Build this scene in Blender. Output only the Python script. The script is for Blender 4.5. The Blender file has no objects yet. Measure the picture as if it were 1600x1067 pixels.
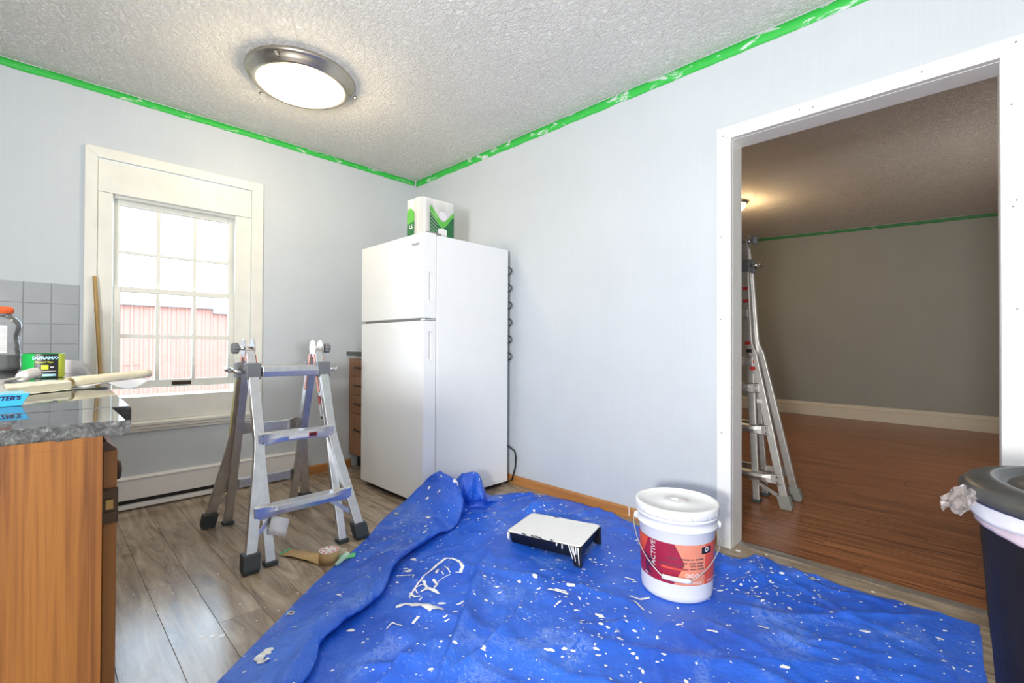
import bpy, bmesh, math, random
from mathutils import Vector, Matrix, noise
from mathutils.bvhtree import BVHTree
random.seed(7)
SC = bpy.context.scene
COL = SC.collection
PI = math.pi

# ------------------------------------------------------------------ camera, light, exposure
CAM = Vector((3.509, -2.345, 0.969))
yaw, pitch, roll = 2.3448, 0.0088, 0.004
fw = Vector((math.cos(yaw)*math.cos(pitch), math.sin(yaw)*math.cos(pitch), math.sin(pitch)))
rt = Vector((math.sin(yaw), -math.cos(yaw), 0)); up = rt.cross(fw)
r2 = rt*math.cos(roll)+up*math.sin(roll); u2 = -rt*math.sin(roll)+up*math.cos(roll)
cd = bpy.data.cameras.new('camera'); cam = bpy.data.objects.new('camera', cd); COL.objects.link(cam)
cam.matrix_world = Matrix(((r2.x,u2.x,-fw.x,CAM.x),(r2.y,u2.y,-fw.y,CAM.y),(r2.z,u2.z,-fw.z,CAM.z),(0,0,0,1)))
cd.sensor_width = 36; cd.lens = 721.5*36/1600; cd.clip_start = 0.02
SC.camera = cam

wd = bpy.data.worlds.new('sky'); SC.world = wd; wd.use_nodes = True
bg = wd.node_tree.nodes['Background']; bg.inputs[0].default_value = (0.60, 0.79, 1.0, 1); bg.inputs[1].default_value = 8.0

def area(name, loc, target, sx, sy, power, color):
    l = bpy.data.lights.new(name, 'AREA'); l.shape = 'RECTANGLE'; l.size = sx; l.size_y = sy
    l.energy = power; l.color = color
    o = bpy.data.objects.new(name, l); COL.objects.link(o); o.location = loc
    o.rotation_euler = (Vector(target)-Vector(loc)).to_track_quat('-Z', 'Y').to_euler()
    return o
area('flash_light', (3.565, -3.45, 1.0), (2.6, 0.6, 1.30), 0.24, 0.24, 70, (1.0, 0.985, 0.96))
area('added_ceiling_fill', (3.2, -3.1, 1.5), (2.8, -2.4, 2.44), 0.5, 0.5, 34, (1.0, 0.99, 0.96))  # added fill aimed upward to brighten the ceiling; no such fixture is known
area('daylight_lamp', (4.65, -3.0, 1.5), (2.6, -0.2, 1.2), 1.2, 1.4, 11, (0.78, 0.88, 1.0))
area('added_next_room_fill', (4.7, 2.4, 1.3), (1.5, 3.6, 1.4), 1.2, 1.4, 20, (1.0, 0.95, 0.88))  # invented fill, out of view, added to brighten the next room
SC.view_settings.view_transform = 'Standard'; SC.view_settings.look = 'None'
SC.view_settings.exposure = 0.22; SC.view_settings.gamma = 1; SC.view_settings.use_curve_mapping = False

# ------------------------------------------------------------------ materials
def new_mat(name):
    m = bpy.data.materials.new(name); m.use_nodes = True
    nt = m.node_tree; b = nt.nodes['Principled BSDF']
    return m, nt, b
def N(nt, t, **kw):
    n = nt.nodes.new(t)
    for k, v in kw.items(): setattr(n, k, v)
    return n
def coords(nt, scale=(1,1,1), rnd=False, rot=(0,0,0)):
    tc = N(nt, 'ShaderNodeTexCoord'); mp = N(nt, 'ShaderNodeMapping')
    mp.inputs['Scale'].default_value = scale; mp.inputs['Rotation'].default_value = rot
    nt.links.new(tc.outputs['Object'], mp.inputs['Vector'])
    if rnd:
        oi = N(nt, 'ShaderNodeObjectInfo'); mu = N(nt, 'ShaderNodeMath', operation='MULTIPLY'); mu.inputs[1].default_value = 37.0
        nt.links.new(oi.outputs['Random'], mu.inputs[0]); nt.links.new(mu.outputs[0], mp.inputs['Location'])
    return mp
def ramp(nt, src, stops, interp='LINEAR'):
    r = N(nt, 'ShaderNodeValToRGB'); cr = r.color_ramp; cr.interpolation = interp
    while len(cr.elements) < len(stops): cr.elements.new(0.5)
    for e, (p, c) in zip(cr.elements, stops):
        e.position = p; e.color = (c, c, c, 1) if isinstance(c, (int, float)) else (*c, 1)
    nt.links.new(src, r.inputs[0]); return r
def noise_n(nt, mp, scale, detail=4, rough=.55, dist=0.0):
    n = N(nt, 'ShaderNodeTexNoise'); n.inputs['Scale'].default_value = scale; n.inputs['Detail'].default_value = detail
    n.inputs['Roughness'].default_value = rough; n.inputs['Distortion'].default_value = dist
    nt.links.new(mp.outputs[0], n.inputs['Vector']); return n
def mix(nt, a, b, fac=None, f=0.5, mode='MIX'):
    m = N(nt, 'ShaderNodeMix', data_type='RGBA', blend_type=mode)
    m.inputs[0].default_value = f
    if fac is not None: nt.links.new(fac, m.inputs[0])
    for i, s in ((6, a), (7, b)):
        if isinstance(s, tuple): m.inputs[i].default_value = (*s, 1)
        else: nt.links.new(s, m.inputs[i])
    return m.outputs[2]
def bump(nt, b, src, strength, dist=0.01):
    bp = N(nt, 'ShaderNodeBump'); bp.inputs['Strength'].default_value = strength; bp.inputs['Distance'].default_value = dist
    nt.links.new(src, bp.inputs['Height']); nt.links.new(bp.outputs[0], b.inputs['Normal']); return bp
def plain(name, col, rough=.5, metal=0., spec=None, emit=None, es=0., var=.06, vs=12, bs=0.0, trans=0):
    m, nt, b = new_mat(name)
    b.inputs['Roughness'].default_value = rough; b.inputs['Metallic'].default_value = metal
    if spec is not None: b.inputs['Specular IOR Level'].default_value = spec
    mp = coords(nt); n = noise_n(nt, mp, vs, 4)
    lo = tuple(max(0, c*(1-var)) for c in col); hi = tuple(min(1, c*(1+var)) for c in col)
    r = ramp(nt, n.outputs['Fac'], [(.3, lo), (.7, hi)]); nt.links.new(r.outputs[0], b.inputs['Base Color'])
    if bs: bump(nt, b, n.outputs['Fac'], bs, .004)
    if emit: b.inputs['Emission Color'].default_value = (*emit, 1); b.inputs['Emission Strength'].default_value = es
    if trans: b.inputs['Transmission Weight'].default_value = trans
    return m
def film(name, tint=(1,1,1), gl=.12, rough=.05, opacity=0.0, col=(.9,.9,.9)):
    m, nt, b = new_mat(name)
    out = nt.nodes['Material Output']
    t = N(nt, 'ShaderNodeBsdfTransparent'); t.inputs[0].default_value = (*tint, 1)
    b.inputs['Base Color'].default_value = (*col, 1); b.inputs['Roughness'].default_value = rough
    g = N(nt, 'ShaderNodeBsdfGlossy'); g.inputs['Roughness'].default_value = rough
    fr = N(nt, 'ShaderNodeFresnel'); fr.inputs[0].default_value = 1.45
    x1 = N(nt, 'ShaderNodeMixShader'); nt.links.new(fr.outputs[0], x1.inputs[0])
    nt.links.new(t.outputs[0], x1.inputs[1]); nt.links.new(g.outputs[0], x1.inputs[2])
    x2 = N(nt, 'ShaderNodeMixShader'); x2.inputs[0].default_value = opacity
    nt.links.new(x1.outputs[0], x2.inputs[1]); nt.links.new(b.outputs[0], x2.inputs[2])
    nt.links.new(x2.outputs[0], out.inputs[0]); return m

def wall_paint(name, col):
    m, nt, b = new_mat(name); b.inputs['Roughness'].default_value = .55
    mp = coords(nt); n = noise_n(nt, mp, 2.2, 3); f = noise_n(nt, mp, 160, 2)
    st = coords(nt, (40, 40, .6)); s = noise_n(nt, st, 4, 2)
    r = ramp(nt, n.outputs['Fac'], [(.3, tuple(c*.97 for c in col)), (.7, tuple(min(1, c*1.03) for c in col))])
    c2 = mix(nt, r.outputs[0], ramp(nt, s.outputs['Fac'], [(.3, .94), (.7, 1.0)]).outputs[0], f=.5, mode='MULTIPLY')
    nt.links.new(c2, b.inputs['Base Color']); bump(nt, b, f.outputs['Fac'], .12, .003); return m
def stipple(name, col):
    m, nt, b = new_mat(name); b.inputs['Roughness'].default_value = .85
    mp = coords(nt, (1, 1.5, 1), rot=(0, 0, .7))
    n1 = noise_n(nt, mp, 34, 5, .62, 1.2); n2 = noise_n(nt, mp, 95, 3, .6, .6); big = noise_n(nt, mp, 2.0, 3)
    sharp = ramp(nt, n1.outputs['Fac'], [(.40, 0.), (.62, 1.)])
    a = N(nt, 'ShaderNodeMath', operation='MULTIPLY_ADD'); a.inputs[1].default_value = .45
    nt.links.new(n2.outputs['Fac'], a.inputs[0]); nt.links.new(sharp.outputs[0], a.inputs[2])
    bump(nt, b, a.outputs[0], .75, .012)
    r = ramp(nt, big.outputs['Fac'], [(.3, tuple(c*.95 for c in col)), (.7, col)]); nt.links.new(r.outputs[0], b.inputs['Base Color'])
    return m
def wood(name, stops, scale=(60, 60, 2.2), rough=.4, bs=.08, rnd=False, dist=.6, sub=None):
    m, nt, b = new_mat(name); b.inputs['Roughness'].default_value = rough
    mp = coords(nt, scale, rnd); n = noise_n(nt, mp, 1.0, 6, .6, dist)
    mp2 = coords(nt, tuple(s*.22 for s in scale), rnd); n2 = noise_n(nt, mp2, 1.0, 3, .5, 1.0)
    mx = N(nt, 'ShaderNodeMath', operation='MULTIPLY_ADD'); mx.inputs[1].default_value = .55
    s2 = N(nt, 'ShaderNodeMath', operation='MULTIPLY'); s2.inputs[1].default_value = .45
    nt.links.new(n2.outputs['Fac'], s2.inputs[0]); nt.links.new(n.outputs['Fac'], mx.inputs[0]); nt.links.new(s2.outputs[0], mx.inputs[2])
    r = ramp(nt, mx.outputs[0], stops); c = r.outputs[0]
    if rnd:
        oi = N(nt, 'ShaderNodeObjectInfo'); rr = ramp(nt, oi.outputs['Random'], [(0, .86), (1, 1.12)])
        c = mix(nt, c, rr.outputs[0], f=1.0, mode='MULTIPLY')
    nt.links.new(c, b.inputs['Base Color'])
    if bs: bump(nt, b, mx.outputs[0], bs, .002)
    return m

M = {}
M['wall'] = wall_paint('pale_grey_blue_paint', (.585, .632, .675))
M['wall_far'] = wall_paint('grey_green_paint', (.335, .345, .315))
M['ceil'] = stipple('stippled_plaster', (.87, .865, .84))
M['ceil_far'] = stipple('stippled_plaster_far', (.82, .77, .71))
M['trim'] = plain('white_gloss_paint', (.86, .86, .83), .32, var=.03, vs=6, bs=.03)
M['trimold'] = plain('cream_old_paint', (.80, .80, .74), .38, var=.04, vs=9, bs=.05)
M['trimfar'] = plain('cream_paint', (.74, .69, .58), .4, var=.03)
M['fridge'] = plain('white_enamel', (.84, .85, .85), .28, var=.01)
M['fgap'] = plain('grey_gasket', (.25, .25, .24), .5)
M['chrome'] = plain('chrome', (.75, .75, .75), .18, 1.0)
M['black'] = plain('black_plastic', (.012, .012, .013), .4)
M['blackm'] = plain('black_metal', (.02, .02, .02), .35)
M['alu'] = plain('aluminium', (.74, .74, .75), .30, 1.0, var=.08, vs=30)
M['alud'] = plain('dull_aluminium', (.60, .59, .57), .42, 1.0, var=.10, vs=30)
M['boot'] = plain('grey_rubber', (.045, .055, .06), .6)
M['gplast'] = plain('grey_plastic', (.16, .17, .18), .45)
M['lightgrey'] = plain('pale_grey_plastic', (.27, .27, .25), .5)
M['hingem'] = plain('worn_hinge_metal', (.50, .48, .46), .38, .9, var=.15, vs=40)
M['pinklab'] = plain('orange_sticker', (.85, .33, .24), .4)
M['yelstrip'] = plain('yellow_rail_strip', (.72, .66, .25), .4)
M['redlab'] = plain('red_sticker', (.55, .03, .03), .4)
M['whitelab'] = plain('white_sticker', (.80, .80, .80), .4)
M['paint'] = plain('white_wet_paint', (.92, .92, .90), .25, var=.02)
M['bucket'] = plain('white_polyethylene', (.86, .87, .88), .35, var=.02)
M['coral'] = plain('coral_print', (.86, .30, .19), .38, var=.05, vs=20)
M['maroon'] = plain('maroon_print', (.36, .015, .05), .38, var=.12, vs=16)
M['orange_print'] = plain('orange_red_print', (.80, .10, .05), .38)
M['navy'] = plain('navy_print', (.03, .02, .07), .4)
M['greyprint'] = plain('pale_grey_print', (.62, .58, .58), .4)
M['blackprint'] = plain('black_print', (.015, .015, .018), .4)
M['darkgrey'] = plain('dark_grey_print', (.10, .07, .07), .4)
M['wire'] = plain('galvanised_wire', (.62, .60, .56), .35, .8)
M['glow'] = plain('lit_frosted_glass', (.95, .9, .8), .3, emit=(1.0, .84, .54), es=2.0)
M['nickel'] = plain('brushed_nickel', (.50, .46, .40), .32, 1.0, var=.05, vs=40)
M['base_wood'] = wood('orange_oak', [(.25, (.33, .135, .035)), (.5, (.46, .20, .06)), (.75, (.56, .27, .09))], (6, 6, 120), .4)
M['cab'] = wood('walnut_laminate', [(.36, (.060, .019, .004)), (.45, (.125, .044, .008)), (.55, (.180, .070, .013)), (.66, (.085, .028, .005))], (105, 105, 2.2), .42, .06)
M['cabdoor'] = wood('walnut_door_edge', [(.3, (.19, .066, .010)), (.7, (.32, .125, .020))], (50, 50, 3), .4, .04)
M['dark_wood'] = wood('dark_brown_wood', [(.3, (.05, .022, .01)), (.7, (.11, .05, .02))], (30, 30, 3), .4, .04)
M['drawer'] = wood('brown_ribbed_laminate', [(.3, (.20, .085, .035)), (.5, (.30, .14, .065)), (.7, (.36, .18, .09))], (170, 170, 1.2), .42, .08)
M['bronze'] = plain('antique_bronze', (.07, .045, .028), .4, .7)
M['brass'] = plain('worn_brass', (.35, .22, .08), .4, .8)
M['bamboo'] = wood('bamboo_cane', [(.3, (.36, .22, .07)), (.7, (.55, .37, .14))], (90, 90, 6), .4, .05)
M['heater'] = plain('white_heater_enamel', (.84, .84, .83), .35, var=.01)
M['tape'] = None
M['kraft'] = plain('kraft_paper', (.50, .33, .15), .75, var=.06, vs=60, bs=.05)
M['gtape'] = plain('green_masking_tape', (.10, .55, .22), .6)
M['mint'] = plain('mint_green_tape_back', (.50, .75, .60), .6)
M['cream'] = plain('cream_paper', (.90, .80, .56), .65, var=.04, bs=.03)
M['cream2'] = plain('pale_cream_card', (.93, .87, .68), .6, var=.03)
M['paper'] = plain('white_paper', (.84, .84, .85), .7, var=.02)
M['towel'] = plain('paper_towel', (.90, .89, .86), .85, var=.02, vs=90, bs=.3)
M['green1'] = plain('leaf_green_print', (.11, .46, .06), .3, var=.18, vs=25)
M['green2'] = plain('dark_green_print', (.012, .16, .045), .3, var=.35, vs=14)
M['lilac'] = plain('pale_lilac_print', (.78, .74, .80), .3)
M['boxblue'] = plain('sky_blue_card', (.05, .40, .72), .4, var=.05)
M['boxblue2'] = plain('pale_blue_card', (.30, .72, .85), .4, var=.04)
M['orangecap'] = plain('orange_plastic', (.85, .14, .03), .35)
M['lime'] = plain('lime_print', (.62, .70, .04), .4)
M['dgreen'] = plain('bright_green_vinyl', (.01, .40, .07), .35)
M['teal'] = plain('pale_blue_print', (.45, .75, .85), .4)
M['water'] = plain('murky_water', (.16, .17, .17), .12)
M['steel'] = plain('stainless_steel', (.55, .55, .55), .25, 1.0, var=.05)
M['fluff'] = plain('roller_nap', (.88, .85, .80), .95, var=.05, vs=200, bs=.6)
M['canbody'] = plain('navy_black_plastic', (.016, .013, .009), .55, spec=.22, var=.2, vs=20, bs=.05)
M['canlid'] = plain('black_lid_plastic', (.05, .05, .048), .34, var=.35, vs=9, bs=.04)
M['bag'] = plain('white_bin_bag', (.70, .72, .80), .3, var=.05, vs=30, bs=.2)
M['baglilac'] = plain('lilac_bin_bag', (.62, .52, .60), .3, var=.06)
M['glass'] = film('window_glass')
M['clear'] = film('clear_film', (1, 1, 1), rough=.2, opacity=.55, col=(.94, .94, .93))
M['bottle'] = film('clear_bottle_plastic', (.93, .94, .94), rough=.05, opacity=.10, col=(.75, .77, .78))
M['bagclear'] = film('crinkled_clear_film', (.92, .88, .88), rough=.1, opacity=.22, col=(.55, .52, .52))
M['screw'] = plain('dark_nail_head', (.16, .15, .13), .5)
M['slotdark'] = plain('dark_slot', (.02, .02, .02), .6)

def mk_tape(name, col, paintcol):
    m, nt, b = new_mat(name); b.inputs['Roughness'].default_value = .55
    mp = coords(nt, (1, 1, 3)); n = noise_n(nt, mp, 7, 6, .68, .8)
    r = ramp(nt, n.outputs['Fac'], [(.575, 0.), (.64, 1.)])
    c = mix(nt, col, paintcol, r.outputs[0]); nt.links.new(c, b.inputs['Base Color']); return m
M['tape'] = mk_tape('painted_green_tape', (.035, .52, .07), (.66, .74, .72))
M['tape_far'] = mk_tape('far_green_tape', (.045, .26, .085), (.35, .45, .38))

def mk_floor():
    m, nt, b = new_mat('grey_brown_laminate')
    mp = coords(nt, (1.0, 7.0, 1), True); n = noise_n(nt, mp, 2.2, 4, .55, 1.4)
    mp2 = coords(nt, (3, 60, 1), True); g = noise_n(nt, mp2, 1.5, 5, .6, .5)
    mp3 = coords(nt, (1.2, 2.6, 1), True); k = noise_n(nt, mp3, 2.6, 2, .5, .6)
    a = ramp(nt, n.outputs['Fac'], [(.28, (.17, .125, .088)), (.48, (.34, .262, .19)), (.70, (.50, .41, .305))])
    c = mix(nt, a.outputs[0], ramp(nt, g.outputs['Fac'], [(.3, .75), (.7, 1.1)]).outputs[0], f=.6, mode='MULTIPLY')
    c = mix(nt, c, (.115, .090, .070), ramp(nt, k.outputs['Fac'], [(.57, 0.), (.70, .62)]).outputs[0])
    nt.links.new(c, b.inputs['Base Color'])
    rr = ramp(nt, k.outputs['Fac'], [(.3, .17), (.8, .27)]); nt.links.new(rr.outputs[0], b.inputs['Roughness'])
    bump(nt, b, g.outputs['Fac'], .06, .002); return m
M['floor'] = mk_floor()
def mk_floor2():
    m, nt, b = new_mat('red_brown_laminate')
    mp = coords(nt, (1.2, 42, 1), True); n = noise_n(nt, mp, 1.6, 5, .6, .4)
    mp2 = coords(nt, (5, 110, 1), True); g = noise_n(nt, mp2, 1.6, 4, .6, .3)
    a = ramp(nt, n.outputs['Fac'], [(.33, (.10, .025, .008)), (.47, (.30, .098, .032)), (.64, (.50, .21, .078))])
    c = mix(nt, a.outputs[0], ramp(nt, g.outputs['Fac'], [(.3, .7), (.7, 1.15)]).outputs[0], f=.7, mode='MULTIPLY')
    nt.links.new(c, b.inputs['Base Color']); b.inputs['Roughness'].default_value = .30
    bump(nt, b, g.outputs['Fac'], .08, .002); return m
M['floor2'] = mk_floor2()
def mk_granite(name, rough, bs):
    m, nt, b = new_mat(name)
    mp = coords(nt); n = noise_n(nt, mp, 120, 6, .75); v = noise_n(nt, mp, 38, 5, .7)
    a = ramp(nt, n.outputs['Fac'], [(.36, (.012, .013, .014)), (.52, (.055, .058, .058)), (.66, (.22, .23, .23)), (.74, (.42, .43, .43))])
    c = mix(nt, a.outputs[0], (.10, .105, .105), ramp(nt, v.outputs['Fac'], [(.4, 0.), (.65, .6)]).outputs[0])
    nt.links.new(c, b.inputs['Base Color']); b.inputs['Roughness'].default_value = rough
    if bs: bump(nt, b, n.outputs['Fac'], bs, .006)
    return m
M['granite'] = mk_granite('polished_granite', .045, 0)
M['granite_rough'] = mk_granite('rough_granite_edge', .6, .9)
M['blackstone'] = plain('black_slab_end', (.022, .020, .020), .45, var=.5, vs=90, bs=.3)
M['tile'] = plain('painted_grey_tile', (.36, .385, .415), .32, var=.05, vs=8, bs=.03)
M['grout'] = plain('grey_grout', (.40, .42, .44), .7)
def mk_tarp():
    m, nt, b = new_mat('blue_poly_tarp')
    mp = coords(nt, rot=(0, 0, .7)); w = noise_n(nt, mp, 3.0, 4, .6)
    wx = N(nt, 'ShaderNodeTexWave'); wx.inputs['Scale'].default_value = 110; wx.bands_direction = 'X'
    wy = N(nt, 'ShaderNodeTexWave'); wy.inputs['Scale'].default_value = 110; wy.bands_direction = 'Y'
    nt.links.new(mp.outputs[0], wx.inputs['Vector']); nt.links.new(mp.outputs[0], wy.inputs['Vector'])
    ad = N(nt, 'ShaderNodeMath', operation='ADD'); nt.links.new(wx.outputs['Fac'], ad.inputs[0]); nt.links.new(wy.outputs['Fac'], ad.inputs[1])
    base = ramp(nt, w.outputs['Fac'], [(.3, (.008, .085, .60)), (.7, (.025, .165, .82))])
    fine = noise_n(nt, coords(nt, (1, 3, 1), rot=(0, 0, .6)), 62, 4, .7, .3)
    dust = noise_n(nt, mp, 5.5, 5, .65)
    sp = N(nt, 'ShaderNodeMath', operation='MULTIPLY')
    f1 = ramp(nt, fine.outputs['Fac'], [(.57, 0.), (.66, 1.)]); f2 = ramp(nt, dust.outputs['Fac'], [(.46, 0.), (.62, 1.)])
    nt.links.new(f1.outputs[0], sp.inputs[0]); nt.links.new(f2.outputs[0], sp.inputs[1])
    s2 = N(nt, 'ShaderNodeMath', operation='MULTIPLY'); s2.inputs[1].default_value = .62; nt.links.new(sp.outputs[0], s2.inputs[0])
    c = mix(nt, base.outputs[0], (.42, .55, .80), s2.outputs[0])
    sc = noise_n(nt, mp, 4.2, 3, .5, .8); st = noise_n(nt, coords(nt, (1, 1, 1), rot=(0, 0, .5)), 34, 6, .75, 2.2)
    g1 = ramp(nt, sc.outputs['Fac'], [(.54, 0.), (.66, 1.)]); g2 = ramp(nt, st.outputs['Fac'], [(.47, 0.), (.53, .55), (.60, .15)])
    gm = N(nt, 'ShaderNodeMath', operation='MULTIPLY'); nt.links.new(g1.outputs[0], gm.inputs[0]); nt.links.new(g2.outputs[0], gm.inputs[1])
    c = mix(nt, c, (.30, .45, .85), gm.outputs[0])
    nt.links.new(c, b.inputs['Base Color']); b.inputs['Roughness'].default_value = .30
    cr = noise_n(nt, mp, 24, 6, .68, 1.0)
    vo = N(nt, 'ShaderNodeTexVoronoi', feature='DISTANCE_TO_EDGE'); vo.inputs['Scale'].default_value = 6
    wn = noise_n(nt, mp, 5, 3); wm = mix(nt, mp.outputs[0], wn.outputs['Color'], f=.12); nt.links.new(wm, vo.inputs['Vector'])
    vr = ramp(nt, vo.outputs['Distance'], [(0.0, 1.0), (.05, .45), (.30, 0.)])
    cs = N(nt, 'ShaderNodeMath', operation='MULTIPLY_ADD'); cs.inputs[1].default_value = .28; nt.links.new(vr.outputs[0], cs.inputs[0]); nt.links.new(cr.outputs['Fac'], cs.inputs[2])
    h = N(nt, 'ShaderNodeMath', operation='MULTIPLY_ADD'); h.inputs[1].default_value = .05
    nt.links.new(ad.outputs[0], h.inputs[0]); nt.links.new(cs.outputs[0], h.inputs[2])
    bump(nt, b, h.outputs[0], .55, .008); return m
M['tarp'] = mk_tarp()
M['barn'] = plain('red_metal_siding', (.50, .215, .150), .5, var=.04)
M['barnroof'] = plain('grey_fascia', (.28, .30, .29), .5)
M['gravel'] = plain('gravel', (.25, .24, .22), .9, var=.2, vs=6)

# ------------------------------------------------------------------ mesh helpers (all in world coordinates)
class MB:
    def __init__(s): s.v = []; s.f = []; s.sm = []
    def add(s, vs, fs, smooth=False):
        o = len(s.v); s.v += [tuple(p) for p in vs]
        for f in fs: s.f.append(tuple(i+o for i in f)); s.sm.append(smooth)
        return s
    def box(s, lo, hi):
        x0, y0, z0 = [min(a, b) for a, b in zip(lo, hi)]; x1, y1, z1 = [max(a, b) for a, b in zip(lo, hi)]
        v = [(x0,y0,z0),(x1,y0,z0),(x1,y1,z0),(x0,y1,z0),(x0,y0,z1),(x1,y0,z1),(x1,y1,z1),(x0,y1,z1)]
        return s.add(v, [(3,2,1,0),(4,5,6,7),(0,1,5,4),(1,2,6,5),(2,3,7,6),(3,0,4,7)])
    def prism(s, poly, fn, smooth=False):
        """poly: list of (a,b); fn(a,b,t) with t in 0,1 -> world point"""
        n = len(poly); v = [fn(a, b, 0) for a, b in poly]+[fn(a, b, 1) for a, b in poly]
        f = [tuple(range(n))[::-1], tuple(range(n, 2*n))]
        s.add(v, f); o = len(s.v)-2*n
        for i in range(n):
            j = (i+1) % n; s.f.append((o+i, o+j, o+n+j, o+n+i)); s.sm.append(smooth)
        return s
    def loft(s, rings, closed=True, caps=True, smooth=True):
        n = len(rings[0]); o = len(s.v)
        for r in rings: s.v += [tuple(p) for p in r]
        for k in range(len(rings)-1):
            for i in range(n if closed else n-1):
                j = (i+1) % n
                s.f.append((o+k*n+i, o+k*n+j, o+(k+1)*n+j, o+(k+1)*n+i)); s.sm.append(smooth)
        if caps and closed:
            s.f.append(tuple(o+i for i in range(n))[::-1]); s.sm.append(False)
            e = o+(len(rings)-1)*n; s.f.append(tuple(e+i for i in range(n))); s.sm.append(False)
        return s
    def lathe(s, prof, c, seg=40, caps=True, axis='z', smooth=True):
        c = Vector(c); rings = []
        for r, h in prof:
            ring = []
            for i in range(seg):
                a = 2*PI*i/seg; x, y = r*math.cos(a), r*math.sin(a)
                p = {'z': (x, y, h), 'x': (h, x, y), 'y': (y, h, x)}[axis]
                ring.append(c+Vector(p))
            rings.append(ring)
        return s.loft(rings, True, caps, smooth)
    def tube(s, path, r, seg=8, caps=True):
        P = [Vector(p) for p in path]; rings = []; ref = Vector((0.13, .31, .94))
        for i, p in enumerate(P):
            t = (P[min(i+1, len(P)-1)]-P[max(i-1, 0)]).normalized()
            a = t.cross(ref)
            if a.length < .05: a = t.cross(Vector((1, 0, 0)))
            a.normalize(); b = t.cross(a)
            rr = r[i] if isinstance(r, (list, tuple)) else r
            rings.append([p+(a*math.cos(q)+b*math.sin(q))*rr for q in [2*PI*k/seg for k in range(seg)]])
        return s.loft(rings, True, caps)
    def bar(s, path, side, w, d, caps=True):
        """rectangular section swept along path; width w along 'side', depth d along normal"""
        P = [Vector(p) for p in path]; side = Vector(side).normalized(); rings = []
        for i, p in enumerate(P):
            t = (P[min(i+1, len(P)-1)]-P[max(i-1, 0)]).normalized()
            n = t.cross(side).normalized(); sd = n.cross(t).normalized()
            rings.append([p+sd*(w/2*a)+n*(d/2*b) for a, b in ((-1,-1),(1,-1),(1,1),(-1,1))])
        return s.loft(rings, True, caps, False)
    def grid(s, pts, smooth=True):
        h, w = len(pts), len(pts[0]); o = len(s.v)
        for row in pts: s.v += [tuple(p) for p in row]
        for i in range(h-1):
            for j in range(w-1):
                s.f.append((o+i*w+j, o+i*w+j+1, o+(i+1)*w+j+1, o+(i+1)*w+j)); s.sm.append(smooth)
        return s
    def mesh(s, name, origin=(0,0,0)):
        me = bpy.data.meshes.new(name); O = Vector(origin)
        me.from_pydata([tuple(Vector(p)-O) for p in s.v], [], s.f); me.validate()
        me.polygons.foreach_set('use_smooth', s.sm[:len(me.polygons)] if len(me.polygons) == len(s.sm) else [False]*len(me.polygons))
        bm = bmesh.new(); bm.from_mesh(me); bmesh.ops.recalc_face_normals(bm, faces=bm.faces); bm.to_mesh(me); bm.free()
        return me
    def build(s, name, mat, parent=None, origin=(0,0,0), bevel=0, solid=0, kind=None, label=None, seg=2):
        if parent is not None: origin = ORG[parent.name]
        me = s.mesh(name, origin); me.materials.append(mat if not isinstance(mat, str) else M[mat])
        o = bpy.data.objects.new(name, me); COL.objects.link(o)
        if parent is not None: o.parent = parent; ORG[o.name] = origin
        else: o.location = origin; ORG[o.name] = tuple(origin)
        if solid:
            q = o.modifiers.new('solid', 'SOLIDIFY'); q.thickness = solid; q.offset = 0
        if bevel:
            q = o.modifiers.new('bevel', 'BEVEL'); q.width = bevel; q.segments = seg; q.limit_method = 'ANGLE'; q.angle_limit = math.radians(40)
        if kind: o['kind'] = kind
        if label: o['label'] = label
        return o
ORG = {}
def thing(name, label, cat, loc=(0,0,0), group=None, kind=None):
    o = bpy.data.objects.new(name, None); COL.objects.link(o); o.location = loc; ORG[o.name] = tuple(loc)
    o.empty_display_size = .1
    if kind: o['kind'] = kind
    if label: o['label'] = label
    if cat: o['category'] = cat
    if group: o['group'] = group
    return o
def tag(o, label, cat, group=None):
    o['label'] = label; o['category'] = cat
    if group: o['group'] = group
    return o
def text_mesh(txt, size, bold=0.0, shear=0.0, align='CENTER'):
    c = bpy.data.curves.new('lettering', 'FONT'); c.body = txt; c.size = size; c.align_x = align; c.align_y = 'CENTER'
    c.offset = bold; c.shear = shear; c.resolution_u = 2
    o = bpy.data.objects.new('lettering', c); COL.objects.link(o)
    dg = bpy.context.evaluated_depsgraph_get(); dg.update()
    me = bpy.data.meshes.new_from_object(o.evaluated_get(dg))
    v = [tuple(p.co) for p in me.vertices]; f = [tuple(p.vertices) for p in me.polygons]
    bpy.data.objects.remove(o); bpy.data.curves.remove(c); bpy.data.meshes.remove(me)
    return v, f
def lettering(txt, size, fn, mat, parent, bold=0., shear=0., align='CENTER', name='lettering'):
    v, f = text_mesh(txt, size, bold, shear, align)
    return MB().add([fn(x, y) for x, y, z in v], f).build(name, mat, parent)
def lerp(a, b, t): return a+(b-a)*t

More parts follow.
